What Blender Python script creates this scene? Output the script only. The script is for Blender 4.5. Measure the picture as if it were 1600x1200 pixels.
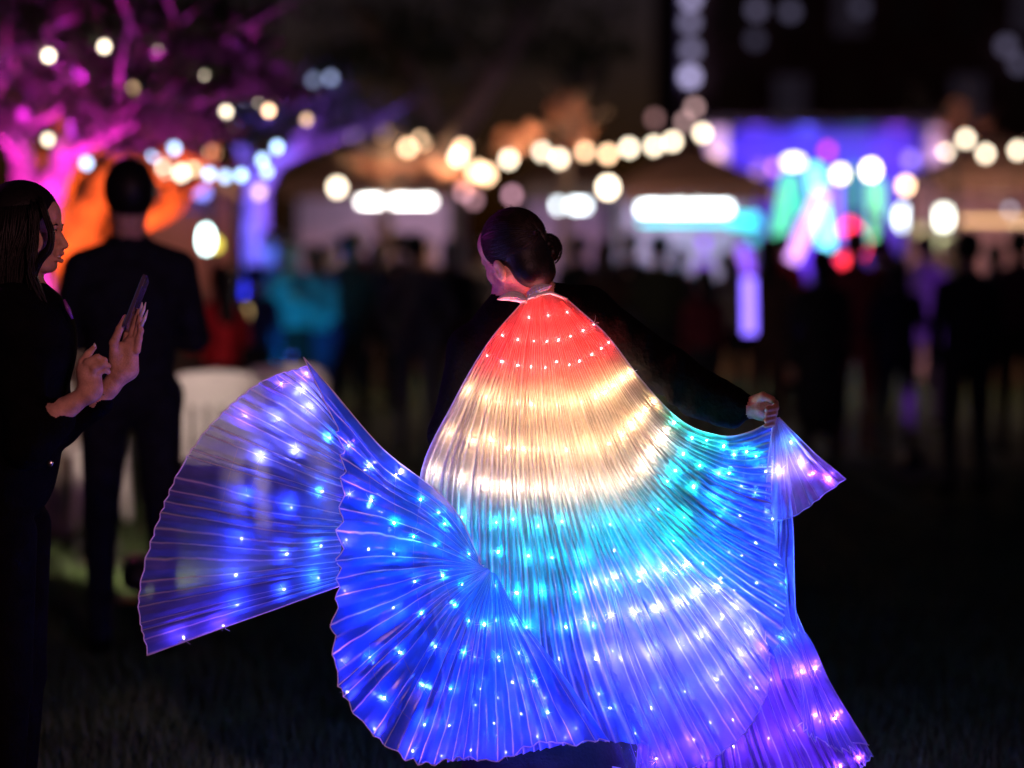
import bpy, math, random
import numpy as np
from mathutils import Vector, Matrix
random.seed(7); np.random.seed(7)
PI = math.pi
for o in list(bpy.data.objects): bpy.data.objects.remove(o)
SC = bpy.context.scene
COL = SC.collection

# ------------------------------------------------------------------ camera, sky, exposure
CAM_H = 1.5
FPX = 85.0/36.0*1600.0              # focal length in photo pixels
PITCH = math.atan(200.0/FPX)
cam_d = bpy.data.cameras.new('camera'); cam = bpy.data.objects.new('camera', cam_d); COL.objects.link(cam)
cam.location = (0, 0, CAM_H); cam.rotation_euler = (PI/2 - PITCH, 0, 0)
cam_d.lens = 85; cam_d.sensor_width = 36; cam_d.clip_end = 2000; cam_d.clip_start = .1
cam_d.dof.use_dof = True; cam_d.dof.focus_distance = 5.9; cam_d.dof.aperture_fstop = 1.2
SC.camera = cam
W = bpy.data.worlds.new('World'); SC.world = W; W.use_nodes = True
wn = W.node_tree; wn.nodes.clear()
sky = wn.nodes.new('ShaderNodeTexSky'); sky.sky_type = 'NISHITA'; sky.sun_disc = False
sky.sun_elevation = math.radians(2); sky.sun_rotation = math.radians(200)
tint = wn.nodes.new('ShaderNodeMix'); tint.data_type = 'RGBA'; tint.blend_type = 'MULTIPLY'; tint.inputs[0].default_value = 1
tint.inputs[7].default_value = (.80, .58, 1.35, 1)
bg = wn.nodes.new('ShaderNodeBackground'); bg.inputs[1].default_value = .009
wo = wn.nodes.new('ShaderNodeOutputWorld')
wn.links.new(sky.outputs[0], tint.inputs[6]); wn.links.new(tint.outputs[2], bg.inputs[0]); wn.links.new(bg.outputs[0], wo.inputs[0])
SC.view_settings.view_transform = 'Standard'; SC.view_settings.look = 'None'
SC.view_settings.exposure = 0; SC.view_settings.gamma = 1; SC.view_settings.use_curve_mapping = False
SC.render.engine = 'CYCLES'
cy = SC.cycles
cy.use_denoising = True; cy.denoiser = 'OPENIMAGEDENOISE'; cy.denoising_input_passes = 'RGB_ALBEDO_NORMAL'
cy.max_bounces = 6; cy.diffuse_bounces = 2; cy.glossy_bounces = 2; cy.transmission_bounces = 5
cy.transparent_max_bounces = 20; cy.sample_clamp_indirect = 2.5; cy.sample_clamp_direct = 0
cy.caustics_reflective = False; cy.caustics_refractive = False; cy.use_light_tree = True
cy.use_adaptive_sampling = False

def P(x, y, d):
    """point of the place that the photograph shows at pixel (x, y) at distance d along the lawn"""
    X = (x-800)/FPX; Z = (600-y)/FPX
    c, s = math.cos(PITCH), math.sin(PITCH)
    f = c + Z*s; z = -s + Z*c
    return Vector((X/f*d, d, CAM_H + z/f*d))

# ------------------------------------------------------------------ helpers
def tag(o, label=None, cat=None, group=None, kind=None):
    if label: o['label'] = label
    if cat: o['category'] = cat
    if group: o['group'] = group
    if kind: o['kind'] = kind
    return o
def empty(name, loc, label=None, cat=None, group=None):
    o = bpy.data.objects.new(name, None); COL.objects.link(o); o.location = loc
    o.empty_display_size = .1
    return tag(o, label, cat, group)
def mesh_obj(name, verts, faces, mats, parent=None, smooth=True, origin=None, fmat=None):
    """one mesh object; verts in world coordinates; origin moves the object's own zero there"""
    V = np.asarray(verts, dtype=np.float64).reshape(-1, 3)
    o0 = Vector(origin) if origin is not None else (parent_world(parent) if parent else Vector(V.mean(axis=0)) if False else Vector((0, 0, 0)))
    V = V - np.array(o0)
    me = bpy.data.meshes.new(name); me.from_pydata(V.tolist(), [], faces if isinstance(faces, list) else faces.tolist())
    if not isinstance(mats, (list, tuple)): mats = [mats]
    for m in mats: me.materials.append(m)
    if fmat is not None: me.polygons.foreach_set('material_index', np.asarray(fmat, dtype=np.int32))
    if smooth: me.polygons.foreach_set('use_smooth', np.ones(len(me.polygons), dtype=bool))
    me.update()
    o = bpy.data.objects.new(name, me); COL.objects.link(o)
    if parent:
        o.parent = parent; o.location = o0 - parent_world(parent)
    else: o.location = o0
    return o
def parent_world(p):
    v = Vector((0, 0, 0))
    while p: v = v + p.location; p = p.parent
    return v
def box_vf(c, s, R=None):
    c = Vector(c); vs = []
    for x in (-1, 1):
        for y in (-1, 1):
            for z in (-1, 1):
                v = Vector((x*s[0]/2, y*s[1]/2, z*s[2]/2))
                if R: v = R @ v
                vs.append(tuple(c+v))
    return vs, [(0, 1, 3, 2), (4, 6, 7, 5), (0, 4, 5, 1), (2, 3, 7, 6), (0, 2, 6, 4), (1, 5, 7, 3)]
class MB:
    def __init__(s): s.v = []; s.f = []
    def add(s, vf):
        n = len(s.v); s.v += [tuple(a) for a in vf[0]]; s.f += [tuple(i+n for i in q) for q in vf[1]]; return s
    def box(s, c, d, R=None): return s.add(box_vf(c, d, R))
    def tube(s, pts, r, n=8, cap=True): return s.add(tube_vf(pts, r, n, cap))
    def ball(s, c, r, n=8): return s.add(ball_vf(c, r, n))
    def out(s, name, mat, parent=None, smooth=False, origin=None): return mesh_obj(name, s.v, s.f, mat, parent, smooth, origin)
def tube_vf(pts, r, n=8, cap=True):
    pts = [Vector(p) for p in pts]; m = len(pts)
    rs = r if isinstance(r, (list, tuple)) else [r]*m
    vs = []; fs = []; ref = None
    for i, p in enumerate(pts):
        t = (pts[min(i+1, m-1)] - pts[max(i-1, 0)]).normalized()
        if ref is None: ref = t.orthogonal().normalized()
        ref = (ref - t*ref.dot(t)).normalized(); b = t.cross(ref)
        for k in range(n):
            a = 2*PI*k/n; vs.append(tuple(p + (ref*math.cos(a) + b*math.sin(a))*rs[i]))
    for i in range(m-1):
        for k in range(n):
            fs.append((i*n+k, i*n+(k+1) % n, (i+1)*n+(k+1) % n, (i+1)*n+k))
    if cap: fs += [tuple(range(n))[::-1], tuple(range((m-1)*n, m*n))]
    return vs, fs
def ball_vf(c, r, n=8):
    c = Vector(c); rr = r if isinstance(r, (tuple, list)) else (r, r, r); vs = [(c.x, c.y, c.z+rr[2])]; fs = []; h = n//2
    for i in range(1, h):
        a = PI*i/h
        for k in range(n):
            b = 2*PI*k/n; vs.append((c.x+rr[0]*math.sin(a)*math.cos(b), c.y+rr[1]*math.sin(a)*math.sin(b), c.z+rr[2]*math.cos(a)))
    vs.append((c.x, c.y, c.z-rr[2])); L = len(vs)-1
    for k in range(n):
        fs.append((0, 1+k, 1+(k+1) % n)); fs.append((L, 1+(h-2)*n+(k+1) % n, 1+(h-2)*n+k))
    for i in range(h-2):
        for k in range(n): fs.append((1+i*n+k, 1+(i+1)*n+k, 1+(i+1)*n+(k+1) % n, 1+i*n+(k+1) % n))
    return vs, fs

# ------------------------------------------------------------------ materials
MATS = {}
def node_mat(name):
    m = bpy.data.materials.new(name); m.use_nodes = True; nt = m.node_tree; nt.nodes.clear()
    out = nt.nodes.new('ShaderNodeOutputMaterial'); return m, nt, out
def surf(name, col, rough=.6, var=.15, scale=8, bump=0, bscale=60, sheen=0, metal=0, sss=0, spec=.5, col2=None):
    if name in MATS: return MATS[name]
    m, nt, out = node_mat(name); N = nt.nodes; L = nt.links
    b = N.new('ShaderNodeBsdfPrincipled'); L.new(b.outputs[0], out.inputs[0])
    tc = N.new('ShaderNodeTexCoord'); n = N.new('ShaderNodeTexNoise'); n.inputs['Scale'].default_value = scale; n.inputs['Detail'].default_value = 5
    L.new(tc.outputs['Object'], n.inputs['Vector'])
    r = N.new('ShaderNodeValToRGB'); c2 = col2 or tuple(c*(1-var*1.6) for c in col)
    r.color_ramp.elements[0].position = .3; r.color_ramp.elements[1].position = .7
    r.color_ramp.elements[0].color = (*c2, 1); r.color_ramp.elements[1].color = (*(min(1, c*(1+var)) for c in col), 1)
    L.new(n.outputs[0], r.inputs[0]); L.new(r.outputs[0], b.inputs['Base Color'])
    b.inputs['Roughness'].default_value = rough; b.inputs['Metallic'].default_value = metal; b.inputs['Specular IOR Level'].default_value = spec
    if sheen: b.inputs['Sheen Weight'].default_value = sheen
    if sss:
        b.inputs['Subsurface Weight'].default_value = sss; b.inputs['Subsurface Radius'].default_value = (1, .35, .2); b.inputs['Subsurface Scale'].default_value = .008
    if bump:
        n2 = N.new('ShaderNodeTexNoise'); n2.inputs['Scale'].default_value = bscale; n2.inputs['Detail'].default_value = 4
        L.new(tc.outputs['Object'], n2.inputs['Vector'])
        bp = N.new('ShaderNodeBump'); bp.inputs['Strength'].default_value = bump; bp.inputs['Distance'].default_value = .01
        L.new(n2.outputs[0], bp.inputs['Height']); L.new(bp.outputs[0], b.inputs['Normal'])
    MATS[name] = m; return m
def glow(name, col, s):
    if name in MATS: return MATS[name]
    m, nt, out = node_mat(name); e = nt.nodes.new('ShaderNodeEmission'); e.inputs[0].default_value = (*col, 1); e.inputs[1].default_value = s
    nt.links.new(e.outputs[0], out.inputs[0]); MATS[name] = m; return m
def fabric(name, col, film, base, crease_w=.12, crease_a=.4, face_a=.5, trans=.65, nscale=30, weave=.12, gloss=.10, thc=1.2, thf=2.4, led_tint=None):
    """sheer pleated organza: see-through between the creases, denser along them and where it turns edge-on"""
    m, nt, out = node_mat(name); N = nt.nodes; L = nt.links
    def math_(op, a, b=None, clamp=False):
        x = N.new('ShaderNodeMath'); x.operation = op; x.use_clamp = clamp
        for i, v in enumerate((a, b)):
            if v is None: continue
            if isinstance(v, (int, float)): x.inputs[i].default_value = v
            else: L.new(v, x.inputs[i])
        return x.outputs[0]
    uv = N.new('ShaderNodeUVMap'); uv.uv_map = 'pleat'
    sep = N.new('ShaderNodeSeparateXYZ'); L.new(uv.outputs[0], sep.inputs[0])
    tc = N.new('ShaderNodeTexCoord')
    wob = N.new('ShaderNodeTexNoise'); wob.inputs['Scale'].default_value = 14; L.new(tc.outputs['Object'], wob.inputs['Vector'])
    uu = math_('ADD', sep.outputs[0], math_('MULTIPLY', math_('SUBTRACT', wob.outputs[0], .5), .25))
    d = math_('ABSOLUTE', math_('SUBTRACT', math_('FRACT', math_('ADD', uu, .5)), .5))
    cr = math_('SUBTRACT', 1, math_('DIVIDE', d, crease_w), True)
    # fine threads that run along the pleats, broken by wrinkles across them
    mp = N.new('ShaderNodeCombineXYZ'); L.new(math_('MULTIPLY', sep.outputs[0], thf), mp.inputs[0]); L.new(math_('MULTIPLY', sep.outputs[1], .8), mp.inputs[1])
    th = N.new('ShaderNodeTexNoise'); th.inputs['Scale'].default_value = 1.0; th.inputs['Detail'].default_value = 4; L.new(mp.outputs[0], th.inputs['Vector'])
    wr = N.new('ShaderNodeTexNoise'); wr.inputs['Scale'].default_value = nscale; wr.inputs['Detail'].default_value = 5; wr.inputs['Distortion'].default_value = 1.5
    L.new(tc.outputs['Object'], wr.inputs['Vector'])
    lw = N.new('ShaderNodeLayerWeight'); lw.inputs[0].default_value = .35
    a = math_('MULTIPLY', cr, crease_a)
    a = math_('ADD', a, math_('MULTIPLY', math_('POWER', lw.outputs['Facing'], 1.5), face_a))
    a = math_('ADD', a, math_('MULTIPLY', math_('SUBTRACT', th.outputs[0], .5), weave*4))
    a = math_('ADD', a, math_('MULTIPLY', math_('SUBTRACT', wr.outputs[0], .5), weave*3))
    a = math_('ADD', a, base, True)
    at = N.new('ShaderNodeAttribute'); at.attribute_name = 'cloth_cover'; a = math_('MULTIPLY', a, at.outputs['Fac'])
    a = math_('MINIMUM', math_('MAXIMUM', a, .0), .96)
    bp = N.new('ShaderNodeBump'); bp.inputs['Strength'].default_value = .5; bp.inputs['Distance'].default_value = .006
    L.new(math_('ADD', th.outputs[0], math_('MULTIPLY', wr.outputs[0], .8)), bp.inputs['Height'])
    tr = N.new('ShaderNodeBsdfTransparent'); tl = N.new('ShaderNodeBsdfTranslucent'); df = N.new('ShaderNodeBsdfDiffuse'); gl = N.new('ShaderNodeBsdfGlossy')
    gl.inputs['Roughness'].default_value = .28
    cm = N.new('ShaderNodeMix'); cm.data_type = 'RGBA'; cm.inputs[6].default_value = (*film, 1); cm.inputs[7].default_value = (*col, 1)
    if led_tint:
        rp = N.new('ShaderNodeValToRGB'); L.new(math_('DIVIDE', sep.outputs[1], 10.0), rp.inputs[0]); e = rp.color_ramp.elements  # LED glow colours painted into the cloth along the pleats
        for i, (po, c_) in enumerate(led_tint):
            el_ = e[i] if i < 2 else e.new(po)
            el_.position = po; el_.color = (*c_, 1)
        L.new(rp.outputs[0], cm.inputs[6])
    L.new(math_('ADD', math_('MULTIPLY', cr, .9), math_('MULTIPLY', math_('SUBTRACT', th.outputs[0], .5), thc), True), cm.inputs[0])
    for s in (tl, df): L.new(cm.outputs[2], s.inputs[0])
    for s in (tl, df, gl): L.new(bp.outputs[0], s.inputs['Normal'])
    m1 = N.new('ShaderNodeMixShader'); m1.inputs[0].default_value = 1-trans; L.new(tl.outputs[0], m1.inputs[1]); L.new(df.outputs[0], m1.inputs[2])
    m2 = N.new('ShaderNodeMixShader'); m2.inputs[0].default_value = gloss; L.new(m1.outputs[0], m2.inputs[1]); L.new(gl.outputs[0], m2.inputs[2])
    m3 = N.new('ShaderNodeMixShader'); L.new(a, m3.inputs[0]); L.new(tr.outputs[0], m3.inputs[1]); L.new(m2.outputs[0], m3.inputs[2])
    L.new(m3.outputs[0], out.inputs[0]); return m

BLACK = surf('black_cloth', (.0028, .0027, .003), 1, .3, 20, .5, 90, spec=.05)
NAVY = surf('navy_cloth', (.009, .010, .015), .9, .3, 20, .3, 120, spec=.15)
SKIN = surf('skin', (.52, .30, .22), .55, .18, 45, .3, 260, sss=.2, spec=.35)
HAIR = surf('black_hair', (.006, .0045, .004), .5, .3, 40, .15, 180, spec=.25)
METAL_DARK = surf('dark_metal', (.03, .03, .032), .5, .1, 10, metal=.6)
WHITE_PLASTIC = surf('white_plastic', (.74, .73, .70), .45, .06, 5)

# ------------------------------------------------------------------ bodies: one smooth surface grown round a skeleton
def basis(fwd, up=(0, 0, 1)):
    f = Vector(fwd).normalized(); r = f.cross(Vector(up)).normalized(); u = r.cross(f)
    return Matrix((r, f, u)).transposed()
def rc(a, b, r1, r2, mat=0, k=.015, op='u'): return ('c', Vector(a), Vector(b), r1, r2, mat, k, op)
def el(c, r, R=None, mat=0, k=.015, op='u'): return ('e', Vector(c), Vector(r), R or Matrix.Identity(3), None, mat, k, op)
def rangegrid(lo, hi, fine, h, H):
    """grid lines from lo to hi, spacing h inside the fine spans and H elsewhere"""
    xs = [lo]
    while xs[-1] < hi:
        x = xs[-1]; xs.append(x + (h if any(a-H <= x <= b for a, b in fine) else H))
    return np.array(xs)
def sdf_build(prims, h=.02, H=None, fx=(), fy=(), fz=()):
    H = H or h
    los = []; his = []
    for p in prims:
        if p[7] == 's': continue
        if p[0] == 'c':
            r = max(p[3], p[4]); los.append([min(p[1][i], p[2][i])-r for i in range(3)]); his.append([max(p[1][i], p[2][i])+r for i in range(3)])
        else:
            r = max(p[2]); los.append([p[1][i]-r for i in range(3)]); his.append([p[1][i]+r for i in range(3)])
    lo = np.min(los, 0)-2*H; hi = np.max(his, 0)+2*H
    gx, gy, gz = (rangegrid(lo[i], hi[i], f or (), h if f else H, H) for i, f in enumerate((fx, fy, fz)))
    F = np.full((len(gx), len(gy), len(gz)), 1.0, dtype=np.float32); B = F.copy(); M = np.zeros(F.shape, dtype=np.uint8)
    for p in prims:
        k = max(p[6], 1e-4); pad = k*1.2+2.5*H
        if p[0] == 'c':
            a, b = np.array(p[1]), np.array(p[2]); r = max(p[3], p[4]); l = np.minimum(a, b)-r-pad; u = np.maximum(a, b)+r+pad
        else: r = max(p[2]); l = np.array(p[1])-r-pad; u = np.array(p[1])+r+pad
        s = [slice(max(0, np.searchsorted(g, l[i])-1), np.searchsorted(g, u[i])+1) for i, g in enumerate((gx, gy, gz))]
        X, Y, Z = np.meshgrid(gx[s[0]], gy[s[1]], gz[s[2]], indexing='ij')
        if X.size == 0: continue
        if p[0] == 'c':
            ab = b-a; L2 = max(ab.dot(ab), 1e-10)
            t = np.clip(((X-a[0])*ab[0]+(Y-a[1])*ab[1]+(Z-a[2])*ab[2])/L2, 0, 1)
            D = np.sqrt((X-a[0]-t*ab[0])**2+(Y-a[1]-t*ab[1])**2+(Z-a[2]-t*ab[2])**2)-(p[3]+(p[4]-p[3])*t)
        else:
            R = np.array(p[3]); c = np.array(p[1]); rr = np.array(p[2]); q = [(X-c[0])*R[0][i]+(Y-c[1])*R[1][i]+(Z-c[2])*R[2][i] for i in range(3)]
            k0 = np.sqrt(sum((q[i]/rr[i])**2 for i in range(3))); k1 = np.sqrt(sum((q[i]/rr[i]**2)**2 for i in range(3)))
            D = k0*(k0-1)/np.maximum(k1, 1e-6)
        s = tuple(s); A = F[s]
        if p[7] == 'u':
            hh = np.clip(.5+.5*(A-D)/k, 0, 1); F[s] = A*(1-hh)+D*hh-k*hh*(1-hh)
            nb = D < B[s]; Bs = B[s]; Ms = M[s]; Bs[nb] = D[nb]; Ms[nb] = p[5]
        else:
            D = -D; hh = np.clip(.5-.5*(A-D)/k, 0, 1); F[s] = A*(1-hh)+D*hh+k*hh*(1-hh)
    return F, M, gx, gy, gz
def surface_nets(F, M, gx, gy, gz):
    I = F < 0
    n = [s-1 for s in F.shape]
    cnt = np.zeros(n, dtype=np.uint8)
    cs = [(i, j, k) for i in (0, 1) for j in (0, 1) for k in (0, 1)]
    for c in cs: cnt += I[c[0]:c[0]+n[0], c[1]:c[1]+n[1], c[2]:c[2]+n[2]]
    ci, cj, ck = np.nonzero((cnt > 0) & (cnt < 8)); N = len(ci)
    acc = np.zeros((N, 3)); num = np.zeros(N)
    for a in cs:
        for ax in range(3):
            if a[ax]: continue
            b = list(a); b[ax] = 1
            ia = (ci+a[0], cj+a[1], ck+a[2]); ib = (ci+b[0], cj+b[1], ck+b[2]); fa = F[ia]; fb = F[ib]
            m = (fa < 0) != (fb < 0); t = np.where(m, fa/np.where(m, fa-fb, 1), 0)
            pa = np.stack([gx[ia[0]], gy[ia[1]], gz[ia[2]]], 1); pb = np.stack([gx[ib[0]], gy[ib[1]], gz[ib[2]]], 1)
            acc += np.where(m[:, None], pa+(pb-pa)*t[:, None], 0); num += m
    V = acc/num[:, None]
    idx = np.full(n, -1, dtype=np.int64); idx[ci, cj, ck] = np.arange(N)
    quads = []; mats = []
    for ax in range(3):
        A = [slice(None)]*3; Bq = [slice(None)]*3; A[ax] = slice(0, -1); Bq[ax] = slice(1, None)
        sa, sb = I[tuple(A)], I[tuple(Bq)]; i, j, k = np.nonzero(sa != sb)
        g = [i, j, k]; o1, o2 = [(1, 2), (2, 0), (0, 1)][ax]
        ok = (g[o1] > 0) & (g[o2] > 0) & (g[o1] < n[o1]) & (g[o2] < n[o2]); g = [q[ok] for q in g]
        def at(d1, d2):
            q = [x.copy() for x in g]; q[o1] -= d1; q[o2] -= d2; return idx[q[0], q[1], q[2]]
        Q = np.stack([at(1, 1), at(0, 1), at(0, 0), at(1, 0)], 1); fl = ~sa[ok_idx(i, ok), ok_idx(j, ok), ok_idx(k, ok)]
        Q[fl] = Q[fl][:, ::-1]; quads.append(Q); mats.append(M[g[0], g[1], g[2]])
    return V, np.concatenate(quads), np.concatenate(mats)
def ok_idx(a, ok): return a[ok]
def sdf_obj(name, prims, mats, parent=None, origin=None, **kw):
    V, Q, fm = surface_nets(*sdf_build(prims, **kw))
    return mesh_obj(name, V, Q, mats, parent, True, origin, fm)

def head_prims(c, B, s=1.0, smile=False, mat=0, ears=True, drop=0):
    c = Vector(c)
    def T(x, y, z): return c + B @ Vector((x*s, y*s, z*s))
    def S(*r): return Vector(r)*s
    k = .012*s; out = [
        el(T(0, -.012, .033), S(.073, .092, .084), B, mat, k), el(T(0, .030, -.03), S(.056, .060, .084), B, mat, k*2),
        el(T(0, .045, .045), S(.058, .045, .05), B, mat, k*2),
        el(T(0, .066, -.097), S(.019, .017, .014), B, mat, k*1.6), rc(T(-.03, .082, .014), T(.03, .082, .014), .010*s, .010*s, mat, k)]
    for q in (-1, 1):
        out += [rc(T(q*.05, .0, -.05), T(q*.018, .062, -.092), .016*s, .016*s, mat, k*2), el(T(q*.038, .058, -.03), S(.02, .022, .022), B, mat, k*1.5),
                el(T(q*.031, .098, -.003), S(.0135, .012, .009), B, mat, .006*s, 's'), el(T(q*.031, .073, -.004), S(.0125, .0125, .0115), B, mat, .002*s)]
    out += [rc(T(0, .078, .010), T(0, .109, -.036), .0105*s, .0100*s, mat, .008*s), el(T(0, .092, -.058), S(.026, .012, .022), B, mat, .012*s)]
    for q in (-1, 1): out.append(el(T(q*.011, .100, -.041), S(.0075, .010, .0068), B, mat, .004*s))
    out += [rc(T(-.020, .088, -.061), T(0, .102, -.0605), .0035*s, .0055*s, mat, .004*s), rc(T(.020, .088, -.061), T(0, .102, -.0605), .0035*s, .0055*s, mat, .004*s),
            rc(T(-.018, .086, -.077), T(0, .099, -.079), .0035*s, .0065*s, mat, .004*s), rc(T(.018, .086, -.077), T(0, .099, -.079), .0035*s, .0065*s, mat, .004*s)]
    if smile: out.append(el(T(0, .102, -.069), S(.024, .016, .0052), B, mat, .002*s, 's'))
    if ears:
        for q in (-1, 1):
            out += [el(T(q*.077, -.006, -.012-drop), S(.008, .019, .031), B, mat, .005*s), el(T(q*.086, -.002, -.012-drop), S(.006, .010, .020), B, mat, .003*s, 's'),
                    el(T(q*.080, .004, -.016-drop), S(.004, .004, .006), B, mat, .002*s)]
    return out

# crowd figures: simple joints, one continuous skin each, hair as a child
def figure(name, loc, face_deg, H, label, top, bottom, hair=HAIR, hairlen=0, pose='stand', wide=1.0, dress=False, cat='person', group=None, skin=SKIN, h=.024, hands=None):
    loc = Vector(loc); R = Matrix.Rotation(math.radians(face_deg), 3, 'Z')
    root = empty(name, loc, label, cat, group)
    def T(x, y, z): return loc + R @ Vector((x*H*wide, y*H, z*H))
    pr = []; dz = 0; sit = pose == 'sit'
    hip = .52 if not sit else .28; dz = hip-.52
    pr += [el(T(0, 0, .72+dz), (.105*H*wide, .068*H, .11*H), R, 1, .03), el(T(0, 0, .61+dz), (.088*H*wide, .064*H, .09*H), R, 1, .03), el(T(0, 0, .53+dz), (.098*H*wide, .07*H, .065*H), R, 2, .03)]
    pr += [rc(T(0, -.005, .80+dz), T(0, .005, .87+dz), .034*H, .031*H, 0, .02)]
    for q in (-1, 1): pr += [rc(T(0, -.008, .822+dz), T(q*.092, -.004, .785+dz), .030*H, .034*H, 1, .035)]
    hc = T(0, .012, .925+dz); HB = R
    pr += [el(hc, (.045*H, .056*H, .066*H), HB, 0, .02), rc(hc+R@Vector((0, .05*H, .005)), hc+R@Vector((0, .058*H, -.018*H)), .008*H, .010*H, 0, .01)]
    for q in (-1, 1):
        st = {'stand': ((.125, 0, .63), (.12, .05, .49)), 'phone': ((.14, .05, .66), (.05, .17, .80)), 'cross': ((.13, .03, .64), (-.02, .11, .64)), 'pocket': ((.155, -.03, .64), (.115, .02, .53)),
              'sit': ((.125, .03, .64), (.06, .16, .56)), 'raise': ((.16, .03, .86), (.10, .08, 1.02)), 'walk': ((.13, -.03*q, .64), (.125, .08*q+.02, .52))}[pose]
        e, w = st; 
        if pose == 'raise' and q < 0: e, w = (.125, 0, .63), (.12, .05, .49)
        if pose == 'phone' and q < 0: e, w = (.13, .03, .63), (.03, .14, .70)
        sh = T(q*.098, 0, .778+dz); E = T(q*e[0], e[1], e[2]+dz); Wr = T(q*w[0], w[1], w[2]+dz)
        pr += [rc(sh, E, .034*H, .028*H, 1, .02), rc(E, Wr, .027*H, .019*H, 1, .01)]
        dr = (Wr-E).normalized(); pr += [rc(Wr, Wr+dr*.04*H, .015*H, .019*H, 0, .008), rc(Wr+dr*.04*H, Wr+dr*.09*H, .018*H, .010*H, 0, .008), rc(Wr+dr*.01*H, Wr+dr*.05*H+R@Vector((-q*.025*H, .01*H, 0)), .009*H, .007*H, 0, .006)]
        Hp = T(q*.05, 0, hip)
        if sit: K = T(q*.07, .24, hip-.005); An = T(q*.07, .22, .045)
        elif pose == 'walk': K = T(q*.055, .05*q+.02, .285); An = T(q*.055, .10*q, .045)
        else: K = T(q*.06, .012, .285); An = T(q*.065, -.01, .045)
        pr += [rc(Hp, K, .052*H, .036*H, 2, .03), rc(K, An, .034*H, .023*H, 2, .02), rc(An+Vector((0, 0, -.015*H)), An+R@Vector((0, .085*H, -.022*H)), .024*H, .019*H, 3, .01)]
    if dress:
        pr += [rc(T(0, 0, .55+dz), T(0, .01, .30), .085*H, .125*H, 2, .03)]
    b = sdf_obj('body', pr, [skin, top, bottom, BLACK], root, loc, h=h)
    hp = [el(hc+R@Vector((0, -.010*H, .014*H)), (.052*H, .062*H, .064*H), HB, 0, .01), el(hc+R@Vector((0, .07*H, -.022*H)), (.06*H, .045*H, .062*H), HB, 0, .01, 's')]
    if hairlen: hp += [rc(hc+R@Vector((0, -.035*H, 0)), hc+R@Vector((0, -.06*H, -hairlen*H)), .045*H, .04*H, 0, .03)]
    sdf_obj('hair', hp, [hair], root, loc, h=h*.8)
    return root

# ------------------------------------------------------------------ ground
def sines(x, y, seed, n=6, f=1.0):
    r = np.random.RandomState(seed); z = 0
    for i in range(n):
        a = r.uniform(0, 2*PI); k = f*(1.6**i); z = z+np.sin(k*(np.cos(a)*x+np.sin(a)*y)+r.uniform(0, 6.3))/(1.5**i)
    return z
xs = np.concatenate([np.linspace(-400, -14, 12), np.linspace(-12, 12, 60), np.linspace(14, 400, 12)])
ys = np.concatenate([np.linspace(-60, 0, 5), np.linspace(1, 40, 90), np.linspace(45, 900, 16)])
GX, GY = np.meshgrid(xs, ys, indexing='ij'); GZ = sines(GX, GY, 3, 4, .5)*.012*(np.abs(GX) < 13)*(GY < 41)*(GY > .5) - .012
nx, ny = GX.shape; ii = np.arange(nx*ny).reshape(nx, ny)
lawn_m = surf('lawn_soil', (.045, .065, .026), .95, .3, 3, .6, 30, spec=.1)
lawn = mesh_obj('lawn', np.stack([GX, GY, GZ], -1).reshape(-1, 3), np.stack([ii[:-1, :-1], ii[1:, :-1], ii[1:, 1:], ii[:-1, 1:]], -1).reshape(-1, 4), lawn_m)
tag(lawn, kind='structure')
# grass blades near the dancer, where single tufts can be made out
ng = 70000
gy = 6.2+np.random.rand(ng)**1.3*11; gx = (np.random.rand(ng)-.5)*gy*.52
hgt = .03+np.random.rand(ng)*.035; an = np.random.rand(ng)*PI; lean = (np.random.rand(ng, 2)-.5)*.05; wd = .0035
A0 = np.stack([gx-np.cos(an)*wd, gy-np.sin(an)*wd, np.full(ng, -.02)], 1); A1 = np.stack([gx+np.cos(an)*wd, gy+np.sin(an)*wd, np.full(ng, -.02)], 1)
A2 = np.stack([gx+lean[:, 0], gy+lean[:, 1], hgt], 1)
gv = np.stack([A0, A1, A2], 1).reshape(-1, 3)
grass = mesh_obj('grass', gv, np.arange(ng*3).reshape(-1, 3), surf('grass_blade', (.05, .095, .025), .6, .4, 2), smooth=False)
tag(grass, 'short mown grass of the dark lawn', 'grass', kind='stuff')

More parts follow.
